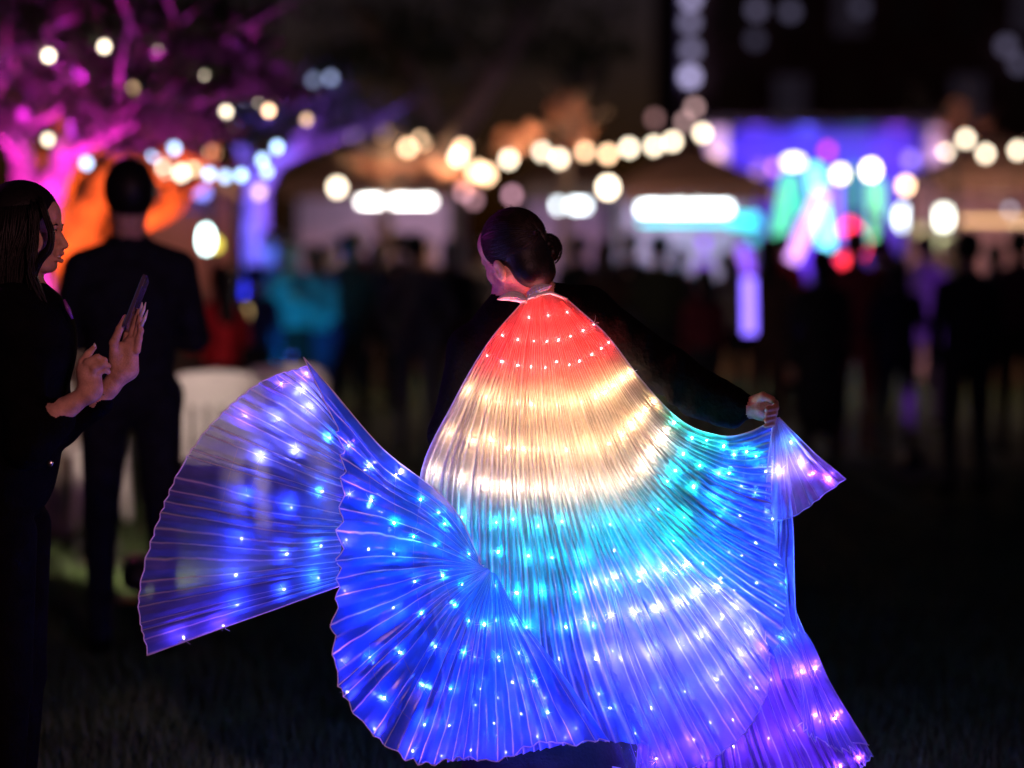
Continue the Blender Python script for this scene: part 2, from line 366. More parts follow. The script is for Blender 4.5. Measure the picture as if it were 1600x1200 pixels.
# ------------------------------------------------------------------ dancer seen from behind
U = 5.95/FPX                                 # metres per photo pixel beside the dancer
def build_dancer():
    base = P(830, 1345, 6.1); base.z = 0
    pr = []
    hc = P(803, 399, 6.08); F = Vector((-.64, .70, -.30)); 
    B = basis(F, (-.30, .0, 1))
    pr += head_prims(hc, B, .93, drop=.017)
    pr += [rc(P(832, 480, 6.10), hc+B@Vector((0, -.03, -.04)), .052, .050, 0, .02)]
    # black loose jacket: torso, wide sleeves
    pr += [el(P(825, 560, 6.10), (.150, .10, .17), None, 1, .05), el(P(835, 500, 6.10), (.13, .075, .07), None, 1, .05), el(P(815, 680, 6.10), (.135, .10, .17), None, 1, .05), el(P(812, 790, 6.12), (.155, .115, .15), None, 1, .05)]
    # raised right arm: shoulder, elbow, wrist, with a hanging fold of the sleeve
    S, E, Wr = P(915, 490, 6.07), P(1045, 580, 6.05), P(1172, 638, 6.0)
    pr += [rc(S, E, .066, .056, 1, .03), rc(E, P(1160, 635, 6.0), .056, .034, 1, .03), rc(P(1080, 630, 6.03), P(1140, 655, 6.01), .034, .022, 1, .03), rc(P(880, 475, 6.1), S, .05, .066, 1, .03)]
    for k, (ax_, ay_, bx_, by_, w_) in enumerate(((975, 500, 1000, 560, .012), (1010, 525, 1022, 590, .011), (1060, 560, 1050, 625, .013), (1092, 585, 1090, 640, .010), (1130, 605, 1122, 655, .010), (1150, 617, 1148, 660, .008))):
        pr += [rc(P(ax_, ay_, 6.012-.004*k), P(bx_, by_, 6.016-.004*k), w_, w_*.8, 1, .03)]
    # left arm reaching down and forward into the swirling wing
    S2, E2, W2 = P(735, 545, 6.12), P(700, 680, 6.12), P(748, 862, 6.03)
    pr += [rc(P(790, 500, 6.1), S2, .05, .052, 1, .03), rc(S2, E2, .054, .046, 1, .03), rc(E2, P(738, 820, 6.05), .046, .034, 1, .03), rc(W2, P(738, 820, 6.05), .02, .022, 0, .01)]
    # long skirt under the cape and feet
    pr += [rc(P(815, 850, 6.12), P(850, 1230, 6.1), .16, .20, 2, .06), rc(P(850, 1230, 6.1), P(850, 1262, 6.1), .20, .22, 2, .05)]
    for q in (-1, 1):
        a = Vector((base.x+q*.09, base.y+.03*q, .08)); pr += [rc(a+Vector((0, 0, .35)), a, .05, .035, 0, .02), rc(a-Vector((0, 0, .035)), a+Vector((q*.02, .17, -.04)), .036, .028, 3, .02)]
    # right hand gripping the gathered cloth: palm, four curled fingers, thumb
    pr += [rc(P(1165, 637, 5.99), P(1183, 637, 5.985), .023, .026, 0, .012), el(P(1192, 638, 5.98), (.030, .022, .031), None, 0, .012)]
    for i in range(4):
        y0 = 626+i*8.5; k = .0088-.0006*i
        a, b, c2, d2 = P(1197-i, y0, 5.975), P(1211-i*1.5, y0+4, 5.965), P(1212-i*1.5, y0+11, 5.940), P(1199-i, y0+14, 5.932)
        pr += [rc(a, b, .0100, k, 0, .004), rc(b, c2, k, k*.95, 0, .003), rc(c2, d2, k*.95, k*.85, 0, .003)]
    pr += [rc(P(1180, 624, 5.975), P(1192, 619, 5.955), .012, .0105, 0, .008), rc(P(1192, 619, 5.955), P(1206, 624, 5.943), .0105, .009, 0, .004)]
    # left hand closing on the pleats at the twist of the wing
    pr += [el(P(750, 878, 6.02), (.028, .024, .034), None, 0, .012)]
    for i in range(4):
        a, b, c2 = P(742+i*6, 886, 6.0), P(738+i*7, 897+i, 5.985), P(746+i*6, 902+i, 5.965)
        pr += [rc(a, b, .0095, .0085, 0, .004), rc(b, c2, .0085, .0075, 0, .003)]
    pr += [rc(P(768, 876, 6.01), P(776, 888, 5.99), .011, .009, 0, .006)]
    root = empty('person', (base.x, base.y, 0), 'dancer seen from behind with hair in a bun, black jacket, holding the glowing cape open', 'person')
    x = lambda p: P(p, 600, 6).x
    z = lambda p: P(800, p, 6).z
    sdf_obj('body', pr, [SKIN, BLACK, NAVY, BLACK], root, root.location, h=.0032, H=.011, fx=[(x(730), x(885)), (x(1160), x(1225))], fy=[(5.8, 6.2)], fz=[(z(680), z(322)), (z(915), z(865))])
    def T(x, y, z): return hc + B @ Vector((x*.93, y*.93, z*.93))
    s = Vector((.93, .93, .93))
    hp = [el(T(0, -.018, .036), Vector((.0805, .100, .089))*.93, B, 0, .01), el(T(0, -.052, -.045), Vector((.066, .052, .062))*.93, B, 0, .02), el(T(.01, -.05, -.075), Vector((.05, .04, .035))*.93, B, 0, .015),
          el(T(0, .088, -.055), Vector((.11, .080, .100))*.93, B, 0, .008, 's'), el(T(-.08, .004, -.040), Vector((.03, .028, .036))*.93, B, 0, .008, 's'), el(T(.08, .01, -.032), Vector((.03, .036, .038))*.93, B, 0, .01, 's')]
    sdf_obj('hair', hp, [HAIR], root, root.location, h=.004)
    # combed strands running back to the bun
    cm = MB(); rn = random.Random(9); q3 = Vector((.0805, .100, .089))*.93; ctr = T(0, -.018, .036); ed = Vector((0, -1, -.12)).normalized()
    for i in range(420):
        a = rn.uniform(0, 2*PI); st = Vector((math.cos(a), rn.uniform(.0, .72), math.sin(a))).normalized()
        if st.z < -.55: continue
        pts = []
        for k in range(12):
            d = (st*(1-k/12)+ed*(k/12+.02)+Vector((rn.gauss(0, .006), 0, rn.gauss(0, .006)))).normalized()
            lp = Vector((d.x*q3.x, d.y*q3.y, d.z*q3.z))*(1.004+.012*rn.random()); gp = ctr+B@lp
            cl_ = B.transposed()@(gp-T(0, .088, -.055)); e2 = Vector((.11, .080, .100))*.93
            if (cl_.x/e2.x)**2+(cl_.y/e2.y)**2+(cl_.z/e2.z)**2 < 1.02: continue
            pts.append(gp)
        if len(pts) > 3: cm.tube(pts, rn.uniform(.0005, .0011), 3)
    for i in range(46):   # flyaway hairs
        a = rn.uniform(0, 2*PI); st = Vector((math.cos(a), rn.uniform(-.3, .5), abs(math.sin(a)))).normalized(); g0 = ctr+B@Vector((st.x*q3.x, st.y*q3.y, st.z*q3.z)); o_ = (B@st)
        cm.tube([g0, g0+o_*.004+Vector((.006, 0, .003)), g0+o_*.005+Vector((rn.uniform(-.01, .022), 0, rn.uniform(-.004, .008)))], .0004, 3)
    cm.out('combed_hair', surf('hair_sheen', (.016, .010, .008), .45, .3, 60, spec=.25), root, True)
    # bun: a coiled rope of hair
    bc = P(856, 390, 6.13); pts = []; rs = []
    for i in range(90):
        t = i/89; a = t*2*PI*2.6; r = .026*(1-.62*t)
        pts.append(bc+Vector((math.cos(a)*r*.9, -.022*t+.004*math.sin(a*3), math.sin(a)*r*1.15))); rs.append(.0135*(1-.2*t)*(1+.06*math.sin(i*1.9)))
    mb = MB().tube(pts, rs, 10).ball(bc, (.028, .024, .033), 16)
    for i in range(40):   # stray strands combed round it
        a = random.uniform(0, 6.3); w = random.uniform(-.02, .02); q = [bc+Vector((math.cos(a+u*.35)*(.034+.003*math.sin(u*3+a)), w, math.sin(a+u*.35)*(.041))) for u in range(6)]
        mb.tube(q, .0011, 4)
    mb.out('hair_bun', HAIR, root, True)
    st = MB()
    for i in range(26):   # loose neck hairs
        a = P(812+i*1.8, 425+random.uniform(-6, 8), 6.02+random.uniform(0, .03)); st.tube([a, a+Vector((.004, 0, -.018)), a+Vector((random.uniform(-.004, .012), .004, -.034))], .0006, 3)
    st.out('loose_hair', HAIR, root, True)
build_dancer()
def added_mast_light(loc, target, col, e, label, size=.12, angle=80, h=2.5):
    loc = Vector(loc); r = empty('added_floodlight', (loc.x, loc.y, 0), label, 'floodlight'); top = Vector((loc.x, loc.y, h)); d = (Vector(target)-top).normalized()
    MB().tube([(loc.x, loc.y, 0), (loc.x, loc.y, h-.05)], .025, 8).out('mast', METAL_DARK, r, True)
    MB().tube([top-d*.1, top, top+d*.06], [.06, .12, .15], 14).out('housing', METAL_DARK, r, True)
    l = bpy.data.lights.new('added_beam', 'SPOT'); l.color = col; l.energy = e; l.shadow_soft_size = size; l.spot_size = math.radians(angle); l.spot_blend = .7
    o = bpy.data.objects.new('added_beam', l); COL.objects.link(o); o.parent = r; o.location = top+d*.08-r.location; o.rotation_euler = d.to_track_quat('-Z', 'Y').to_euler()
    for k in range(4):
        a = k*PI/2; MB().tube([(loc.x, loc.y, .35), (loc.x+math.cos(a)*.4, loc.y+math.sin(a)*.4, 0)], .012, 6).out('leg', METAL_DARK, r)
added_mast_light((1.7, -1.2, 0), (-1.15, 6, 1.35), (1, .40, .44), 620, 'added fill floodlight on a mast giving dusky pink light from behind the camera', angle=31)  # added out of view to put pink light on faces and hands
added_mast_light((-4.6, 8.2, 0), (-.1, 6, 1.5), (.85, .06, .8), 240, 'added fill floodlight on a mast giving magenta light from the tree side', angle=50)  # added out of view for the magenta on the dancer's cheek

# ------------------------------------------------------------------ the light-up cape
cape = empty('light_up_cape', (P(830, 470, 6.0).x, 6.0, P(830, 470, 6.0).z), 'rainbow pleated sheer wing cape glowing red, gold, turquoise and violet on the dancer', 'cape')
FB = fabric('sheer_back', (.98, .97, .97), (.50, .56, .78), .62, .20, .34, .40, weave=.13, thc=.55, led_tint=[(0, (.95, .35, .33)), (1, (.16, .26, .95)), (.15, (.95, .38, .34)), (.215, (.95, .84, .66)), (.40, (.92, .84, .76)), (.50, (.22, .80, .88)), (.66, (.12, .62, .92)), (.80, (.12, .30, .95))])  # white cloth, coloured in zones to strengthen the LED light
FW = fabric('sheer_wing', (.98, .95, .97), (.04, .20, .97), .74, .055, .24, .3, nscale=9, weave=.06, thc=.28)  # panel films from here on are tinted towards their LED light
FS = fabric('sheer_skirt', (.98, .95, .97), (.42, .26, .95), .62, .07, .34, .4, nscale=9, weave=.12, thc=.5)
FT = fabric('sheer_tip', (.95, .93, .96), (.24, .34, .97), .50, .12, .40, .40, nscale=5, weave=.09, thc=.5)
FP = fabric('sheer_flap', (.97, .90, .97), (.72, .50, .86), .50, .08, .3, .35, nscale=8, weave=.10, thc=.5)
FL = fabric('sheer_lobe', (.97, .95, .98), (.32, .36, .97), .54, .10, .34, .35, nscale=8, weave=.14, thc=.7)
def cat(P4, t):
    p0, p1, p2, p3 = P4
    return .5*((2*p1)+(-p0+p2)*t+(2*p0-5*p1+4*p2-p3)*t*t+(-p0+3*p1-3*p2+p3)*t**3)
def interp_rows(rows, pos, q):
    """rows: array (n, ...) at positions pos; smooth curve sampled at q"""
    rows = np.asarray(rows, float); n = len(rows); out = []
    for v in np.atleast_1d(q):
        i = min(max(int(np.searchsorted(pos, v, side='right'))-1, 0), n-2); t = (v-pos[i])/(pos[i+1]-pos[i])
        g = lambda j: rows[j] if 0 <= j < n else (2*rows[0]-rows[1] if j < 0 else 2*rows[-1]-rows[-2])
        # tangents scaled for uneven spacing
        d = pos[i+1]-pos[i]
        m0 = (g(i+1)-g(i-1))/((pos[i+1]-(pos[i-1] if i > 0 else pos[i]-d)))*d
        m1 = (g(i+2)-g(i))/(((pos[i+2] if i+2 < n else pos[i+1]+d)-pos[i]))*d
        t2, t3 = t*t, t**3
        out.append((2*t3-3*t2+1)*g(i)+(t3-2*t2+t)*m0+(-2*t3+3*t2)*g(i+1)+(t3-t2)*m1)
    return np.array(out)
class Sheet:
    def __init__(s, name, rows, pos, N, mat, amp=.3, fold=.012, seed=1, nv=60, per=8, ragged=.35, edge=True, irr=.35, fade=0):
        """rows of (pixel x, pixel y, distance); the pleats run from the first row to the last"""
        s.pos = list(pos); R3 = np.array([[list(P(*c)) for c in r] for r in rows]); s.R3 = R3; nc = R3.shape[1]
        s.cp = np.linspace(0, 1, nc); s.N = N
        us = np.linspace(0, 1, N*per+1); vs = np.linspace(0, 1, nv)
        G = s.base(us, vs); nu = len(us)
        r = np.random.RandomState(seed)
        U_, V_ = np.meshgrid(us, vs, indexing='ij')
        ph = N*U_ + irr*np.interp(us, np.linspace(0, 1, N+1), np.concatenate([[0], r.uniform(-1, 1, N-1), [0]]))[:, None]
        ph += .35*np.sin(V_*5+3*np.sin(U_*9+seed))*np.sin(PI*np.clip(V_*1.2, 0, 1))*.5*np.sin(PI*U_)**.5
        s.us, s.vs, s.G = us, vs, G
        du = np.gradient(G, axis=0); dv = np.gradient(G, axis=1); nn = np.cross(du, dv); nn /= np.maximum(np.linalg.norm(nn, axis=2, keepdims=True), 1e-9)
        nn *= -np.sign(nn[..., 1:2]+1e-9)*-1 if False else 1
        flip = np.where(nn[..., 1:2] > 0, -1, 1); nn = nn*flip; s.nn = nn     # towards the camera side
        pw = np.linalg.norm(np.gradient(G, axis=0), axis=2)*per            # local pleat width
        tri = 2*np.abs((ph % 1)-.5)*2-1                                        # +1 on creases, -1 between
        lf = sines(U_*9, V_*3, seed+5, 4)*fold*np.minimum(1, V_*1.6+.15)
        env = 1+.35*np.sin(U_*31+seed)*np.sin(V_*7+U_*13)
        G2 = G+nn*((np.minimum(pw*amp, .016)*env*tri+lf)[..., None])
        if ragged:                                                           # hem scallops follow the pleats
            dvn = dv/np.maximum(np.linalg.norm(dv, axis=2, keepdims=True), 1e-9)
            G2 = G2+dvn*((tri*.5+.5)*ragged*(.45+1.1*np.interp(us, np.linspace(0, 1, N+1), r.rand(N+1)))[:, None]*pw*np.clip((V_-.86)/.14, 0, 1)**2)[..., None]
        s.G2 = G2
        ii = np.arange(nu*nv).reshape(nu, nv)
        F = np.stack([ii[:-1, :-1], ii[1:, :-1], ii[1:, 1:], ii[:-1, 1:]], -1).reshape(-1, 4)
        s.o = mesh_obj(name, G2.reshape(-1, 3), F, mat, cape)
        den = np.ones_like(U_) if not fade else np.clip(V_/.35, 0, 1)*np.clip(U_/.25, 0, 1)*(np.clip((1-U_)/.06, .0, 1)**.01)
        at = s.o.data.attributes.new('cloth_cover', 'FLOAT', 'POINT'); at.data.foreach_set('value', den.reshape(-1).astype(np.float32))
        uvl = s.o.data.uv_layers.new(name='pleat'); li = np.zeros(len(s.o.data.loops), dtype=np.int32); s.o.data.loops.foreach_get('vertex_index', li)
        uvv = np.stack([ph.reshape(-1), (V_*10).reshape(-1)], 1); uvl.data.foreach_set('uv', uvv[li].reshape(-1).astype(np.float32))
    def base(s, us, vs):
        cols = interp_rows(np.transpose(s.R3, (1, 0, 2)), s.cp, us)          # nu, nrows, 3
        out = interp_rows(np.transpose(cols, (1, 0, 2)), s.pos, vs)           # nv, nu, 3
        return np.transpose(out, (1, 0, 2))
    def pt(s, u, v, off=0):
        i = int(round(u*(len(s.us)-1))); j = int(round(v*(len(s.vs)-1))); return Vector(s.G[i, j]+s.nn[i, j]*off)
    def hem(s, which='v1', r=.0016, mat=None):
        q = {'v1': s.G2[:, -1], 'v0': s.G2[:, 0], 'u0': s.G2[0], 'u1': s.G2[-1]}[which]
        q = q[::2] if len(q) > 80 else q
        MB().tube(q+np.array([0, -.001, 0]), r, 5).out('hem_edging', mat or HEM, cape, True)
HEM = surf('hem_thread', (.80, .76, .88), .5, .1, 40)

D = dict(
 v0=[(816, 473, 5.99), (827, 468, 5.985), (839, 463, 5.985), (851, 461, 5.985), (862, 461, 5.985), (875, 464, 5.985), (886, 469, 5.99)],
 v1=[(762, 536, 5.96), (798, 548, 5.965), (835, 553, 5.955), (868, 553, 5.955), (895, 546, 5.96), (925, 530, 5.965), (943, 518, 5.955)],
 v2=[(713, 622, 5.985), (775, 645, 5.945), (835, 650, 5.935), (885, 650, 5.935), (935, 640, 5.94), (973, 614, 5.945), (1001, 590, 5.975)],
 v3=[(657, 745, 5.98), (765, 770, 5.93), (843, 775, 5.915), (920, 775, 5.915), (992, 760, 5.92), (1035, 700, 5.93), (1066, 655, 5.96)],
 v4=[(668, 890, 5.95), (768, 895, 5.90), (866, 905, 5.88), (975, 900, 5.88), (1085, 862, 5.895), (1105, 760, 5.92), (1128, 679, 5.95)],
 v5=[(690, 1040, 5.93), (772, 1035, 5.88), (885, 1030, 5.85), (1050, 1010, 5.85), (1155, 920, 5.88), (1160, 790, 5.91), (1170, 674, 5.95)],
 v6=[(700, 1190, 5.90), (785, 1182, 5.86), (925, 1158, 5.82), (1130, 1150, 5.82), (1222, 965, 5.88), (1204, 806, 5.91), (1207, 657, 5.955)])
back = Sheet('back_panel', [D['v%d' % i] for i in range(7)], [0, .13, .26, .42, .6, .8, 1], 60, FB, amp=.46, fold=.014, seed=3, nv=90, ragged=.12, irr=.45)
# left wing, in front: pleats fan out of the twist at the dancer's left hand
piv = [(752+2*i, 882+1.3*i, 5.86) for i in range(14)]
r1 = [(705, 785, 5.83), (690, 805, 5.81), (680, 835, 5.80), (678, 868, 5.79), (682, 900, 5.79), (688, 925, 5.79), (698, 948, 5.79), (712, 966, 5.79), (732, 974, 5.79), (750, 982, 5.80), (772, 985, 5.80), (792, 985, 5.80), (812, 985, 5.81), (830, 985, 5.82)]
r2 = [(600, 694, 5.84), (606, 745, 5.80), (607, 800, 5.78), (607, 858, 5.77), (607, 925, 5.76), (606, 985, 5.76), (620, 1040, 5.76), (650, 1082, 5.76), (695, 1090, 5.76), (735, 1090, 5.77), (775, 1085, 5.77), (815, 1075, 5.78), (852, 1075, 5.79), (895, 1075, 5.80)]
r3 = [(484, 572, 5.88), (538, 690, 5.82), (539, 780, 5.78), (537, 862, 5.76), (529, 950, 5.75), (527, 1046, 5.74), (556, 1112, 5.73), (608, 1164, 5.73), (662, 1188, 5.73), (722, 1180, 5.74), (776, 1186, 5.74), (832, 1160, 5.75), (888, 1160, 5.76), (946, 1152, 5.78)]
wing = Sheet('left_wing', [piv, r1, r2, r3], [0, .30, .68, 1], 30, FW, amp=.17, fold=.016, seed=11, nv=64, per=10, ragged=.28, irr=.38)
# its trailing tip, swung out to the left behind the fold
w0 = [(524, 640, 5.90), (536, 690, 5.86), (539, 745, 5.84), (537, 800, 5.82), (534, 850, 5.81), (531, 890, 5.81), (530, 916, 5.81)]
w1 = [(506, 606, 5.92), (478, 640, 5.92), (455, 710, 5.93), (448, 780, 5.93), (440, 855, 5.92), (435, 905, 5.91), (442, 948, 5.90)]
w2 = [(482, 571, 5.93), (408, 596, 5.96), (338, 656, 5.99), (278, 738, 6.0), (238, 840, 6.0), (218, 945, 5.98), (232, 1024, 5.96)]
tip = Sheet('wing_tip', [w0, w1, w2], [0, .42, 1], 26, FT, amp=.15, fold=.012, seed=21, nv=56, per=10, ragged=.02, irr=.5)
# lower right: outer skirt, front lobe, strip and flap that hang from the right hand
q0 = [(1010, 960, 6.0), (1060, 950, 6.0), (1110, 945, 6.0), (1160, 945, 5.99), (1205, 945, 5.98), (1238, 942, 5.97)]
q1 = [(1000, 1120, 5.98), (1070, 1110, 5.98), (1140, 1095, 5.98), (1200, 1080, 5.97), (1255, 1065, 5.96), (1292, 1062, 5.95)]
q2 = [(985, 1275, 5.96), (1080, 1275, 5.96), (1180, 1262, 5.96), (1265, 1240, 5.95), (1330, 1212, 5.94), (1363, 1178, 5.93)]
skirt = Sheet('outer_skirt', [q0, q1, q2], [0, .5, 1], 26, FS, amp=.38, fold=.012, seed=31, nv=50, per=8, ragged=.5, irr=.5)
l0 = [(905, 880, 5.86), (925, 866, 5.85), (950, 856, 5.85), (980, 850, 5.85), (1012, 850, 5.85), (1044, 856, 5.85), (1072, 866, 5.86)]
l1 = [(900, 1010, 5.82), (950, 1010, 5.80), (1000, 1005, 5.79), (1050, 995, 5.79), (1095, 975, 5.80), (1130, 955, 5.81), (1155, 930, 5.83)]
l2 = [(958, 1195, 5.80), (1025, 1215, 5.78), (1090, 1196, 5.77), (1148, 1158, 5.77), (1185, 1110, 5.78), (1203, 1055, 5.79), (1196, 985, 5.82)]
lobe = Sheet('front_lobe', [l0, l1, l2], [0, .5, 1], 20, FL, amp=.22, fold=.012, seed=41, nv=46, per=8, ragged=.06, irr=.6, fade=1)
t0 = [(1209, 655, 5.945), (1211, 654, 5.94), (1213, 653, 5.94), (1215, 652, 5.94), (1217, 652, 5.94)]
t1 = [(1200, 735, 5.93), (1215, 738, 5.92), (1232, 735, 5.92), (1248, 722, 5.92), (1268, 702, 5.93)]
t2 = [(1194, 812, 5.92), (1220, 812, 5.91), (1246, 803, 5.905), (1282, 776, 5.91), (1321, 748, 5.92)]
flap = Sheet('tip_flap', [t0, t1, t2], [0, .5, 1], 8, FP, amp=.16, fold=.006, seed=51, nv=36, per=10, ragged=.08, irr=.3)
s0 = [(1203, 690, 5.965), (1215, 690, 5.96), (1226, 694, 5.965)]
s1 = [(1196, 830, 5.945), (1216, 830, 5.935), (1237, 830, 5.945)]
s2 = [(1205, 965, 5.95), (1220, 975, 5.93), (1239, 958, 5.95)]
s3 = [(1222, 1060, 5.94), (1240, 1062, 5.93), (1262, 1055, 5.94)]
strip = Sheet('hanging_fold', [s0, s1, s2, s3], [0, .4, .75, 1], 5, FL, amp=.3, fold=.006, seed=61, nv=44, per=8, ragged=.2)
k0 = [(1150, 975, 5.92), (1185, 960, 5.91), (1215, 955, 5.91), (1238, 958, 5.92)]
k1 = [(1235, 1060, 5.90), (1250, 1040, 5.89), (1262, 1030, 5.89), (1276, 1030, 5.90)]
k2 = [(1245, 1120, 5.88), (1275, 1150, 5.86), (1318, 1168, 5.86), (1352, 1150, 5.88)]
crum = Sheet('crumpled_fold', [k0, k1, k2], [0, .5, 1], 9, FL, amp=.45, fold=.016, seed=71, nv=40, per=8, ragged=.8, irr=.7, fade=1)
for sh, es in ((back, ('u0', 'u1')), (wing, ('v1', 'u0')), (tip, ('v1', 'u1', 'u0')), (skirt, ('u1', 'v1')), (lobe, ('v1',)), (flap, ('v1', 'u1', 'u0')), (strip, ('u1',)), (crum, ('v1',))):
    for e in es: sh.hem(e)

# the little lights: a bright bead and its own light, sewn just behind the cloth
LC = {'red': (1, .035, .03), 'gold': (1, .62, .32), 'warm': (1, .74, .54), 'cyan': (.005, .37, .60), 'teal': (.01, .70, .52), 'sky': (.02, .19, 1), 'blue': (.02, .075, 1), 'violet': (.26, .07, 1), 'lilac': (.27, .23, 1)}
LP = {'red': .155, 'gold': .125, 'warm': .135, 'cyan': .26, 'teal': .26, 'sky': .40, 'blue': .42, 'violet': .34, 'lilac': .38}
bead_me = {}; light_d = {}
rng = random.Random(5)
def bead(p, c, off):
    if c not in bead_me:
        v, f = ball_vf((0, 0, 0), (.0024, .0024, .0042), 8); me = bpy.data.meshes.new('led_bead'); me.from_pydata(v, [], f)
        cc = LC[c]; me.materials.append(glow('led_'+c, tuple(.45*x+.55 for x in cc), 26)); bead_me[c] = me
        ld = bpy.data.lights.new('led_light', 'POINT'); ld.color = cc; ld.energy = LP[c]; ld.shadow_soft_size = .004; light_d[c] = ld
    o = bpy.data.objects.new('led_bead', bead_me[c]); COL.objects.link(o); o.parent = cape; o.location = p-cape.location; o.scale = (rng.uniform(.55, 1.05),)*3; o.rotation_euler = (rng.random()*3, 0, rng.random()*3)
    l = bpy.data.objects.new('led_light', light_d[c]); COL.objects.link(l); l.parent = o; back_off = Vector((0, .020 if c in ('red', 'gold', 'warm') else .012 if c in ('cyan', 'lilac') else .004, 0)); l.location = (o.rotation_euler.to_matrix().inverted() @ back_off)/o.scale.x
WIRES = {}; GLINTS = {}
def led_row(sh, v, us, c, behind=.013, jit=.016):
    line = []
    for u in us:
        uu = min(max(u+rng.uniform(-jit, jit), .012), .988); vv = min(max(v+rng.uniform(-jit, jit)*.6, .01), .99)
        n = sh.nn[int(round(uu*(len(sh.us)-1))), int(round(vv*(len(sh.vs)-1)))]
        cc = c(uu, vv) if callable(c) else c
        p = sh.pt(uu, vv, -behind*rng.uniform(.2, 1.0)); bead(p, cc, None); line.append(p)
        tb = GLINTS.setdefault(sh.o.name, MB()); nf = rng.choice((3, 4, 5, 6)); a0 = rng.uniform(0, PI)  # added fibres that shape a star glint round each light
        for k in range(nf):
            a = a0+2*PI*k/nf+rng.gauss(0, .25); l = rng.uniform(.010, .024); dv = Vector((math.cos(a), -.15, math.sin(a)))
            tb.tube([p+dv*.004+Vector((0, -.005, 0)), p+dv*l*.5+Vector((rng.gauss(0, .0012), -.006, rng.gauss(0, .0012))), p+dv*l+Vector((0, -.004, 0))], [.0007, .0006, .0003], 4)
    if len(line) > 3:
        q = []
        for a, b in zip(line[:-1], line[1:]):
            for t in (0, .12, .3, .5, .7, .88): q.append(a.lerp(b, t)+Vector((rng.gauss(0, .0015), -.003*math.sin(PI*t), -.010*math.sin(PI*t)+rng.gauss(0, .0018))))
        q.append(line[-1]); WIRES.setdefault(sh.o.name, MB()).tube(q, .0004, 4)
def lin(a, b, n): return [a+(b-a)*(i+.5)/n for i in range(n)]
led_row(back, .045, lin(.1, .9, 3), 'red', .012)
led_row(back, .10, lin(0, 1, 8), 'red', .012, .008); led_row(back, .155, lin(0, 1, 11), 'red', .012, .008)
led_row(back, .235, lin(0, 1, 14), 'gold', .012, .009); led_row(back, .325, lin(0, 1, 16), 'gold', .012, .009)
led_row(back, .405, lin(0, 1, 17), lambda u, v: 'teal' if u > .96 else 'warm', .012, .009)
led_row(back, .48, lin(0, 1, 14), 'cyan'); led_row(back, .55, lin(0, 1, 13), lambda u, v: 'teal' if u > .6 else 'cyan')
led_row(back, .63, lin(.05, 1, 13), lambda u, v: 'sky' if u > .7 and u < .9 else 'cyan')
led_row(back, .71, lin(.05, 1, 12), lambda u, v: 'sky' if u > .3 else 'cyan'); led_row(back, .79, lin(.05, 1, 12), lambda u, v: 'cyan' if u > .93 else 'blue')
led_row(back, .88, lin(.05, 1, 11), lambda u, v: 'teal' if u > .93 else 'blue'); led_row(back, .965, lin(.1, .97, 10), 'blue')
led_row(wing, .26, lin(0, 1, 5), 'sky'); led_row(wing, .45, lin(.0, .95, 8), lambda u, v: 'lilac' if u < .06 else 'cyan' if u < .25 else 'blue')
led_row(wing, .63, lin(.02, .95, 10), lambda u, v: 'lilac' if u < .08 else 'cyan' if u < .25 else 'blue'); led_row(wing, .82, lin(.03, .96, 11), lambda u, v: 'lilac' if u < .1 else 'blue')
led_row(wing, .97, lin(.05, .97, 13), 'violet')
led_row(tip, .18, lin(.1, .98, 4), 'sky'); led_row(tip, .40, lin(.05, .98, 5), lambda u, v: 'blue' if u > .35 else 'lilac')
led_row(tip, .62, lin(.05, .99, 7), lambda u, v: 'blue' if u > .45 else 'lilac'); led_row(tip, .86, [.02, .14, .28, .985], 'violet'); led_row(tip, .7, [.985], 'violet')
led_row(skirt, .2, lin(.1, .98, 6), 'blue'); led_row(skirt, .45, lin(.05, .98, 7), 'violet'); led_row(skirt, .72, lin(.05, .98, 7), 'violet'); led_row(skirt, .95, lin(.05, .98, 7), 'violet')
led_row(lobe, .15, lin(.05, .95, 5), 'lilac', .02); led_row(lobe, .35, lin(.0, 1, 7), 'lilac', .012); led_row(lobe, .55, lin(0, 1, 7), 'lilac', .015); led_row(lobe, .75, lin(0, 1, 6), lambda u, v: 'lilac' if u > .5 else 'blue', .012); led_row(lobe, .93, lin(.1, 1, 5), 'violet', .02)
led_row(flap, .3, [.8], 'sky', .006); led_row(flap, .5, [.75, .3], 'lilac', .006); led_row(flap, .72, [.82], 'violet', .006); led_row(flap, .88, [.9], 'violet', .006)
led_row(strip, .35, [.2], 'sky'); led_row(strip, .6, [.7], 'sky'); led_row(strip, .8, [.5], 'sky'); led_row(crum, .55, [.3, .8], 'violet'); led_row(crum, .85, [.4, .75], 'violet')

for mb in WIRES.values(): tag(mb.out('led_wire', surf('copper_wire', (.45, .36, .32), .4, .05, 50), cape, True), kind='stuff')

for mb in GLINTS.values(): tag(mb.out('glint_fibre', HEM, cape, True), kind='stuff')
# pleated ribbon ends tied at the neck
RIB = surf('ribbon_white', (.72, .66, .70), .45, .1, 30, .2, 90)
def leaf(ax, ay, bx, by, d, w, bow):
    a, b = P(ax, ay, d), P(bx, by, d-.012); n = 14; m = 9; vs = []; fs = []
    ax_ = (b-a); side = Vector((-ax_.z, 0, ax_.x)).normalized()
    for i in range(n+1):
        t = i/n; wd = w*math.sin(PI*min(1, .06+.94*t)**.8)**.7
        for j in range(m+1):
            q = j/m-.5; vs.append(a+ax_*t+side*(q*wd+bow*math.sin(PI*t))+Vector((0, (-.012*math.cos(PI*q))-.0016*(j % 2)+.0016*(i % 2), 0)))
    for i in range(n):
        for j in range(m): fs.append((i*(m+1)+j, (i+1)*(m+1)+j, (i+1)*(m+1)+j+1, i*(m+1)+j+1))
    mesh_obj('neck_ribbon', vs, fs, RIB, cape, False)
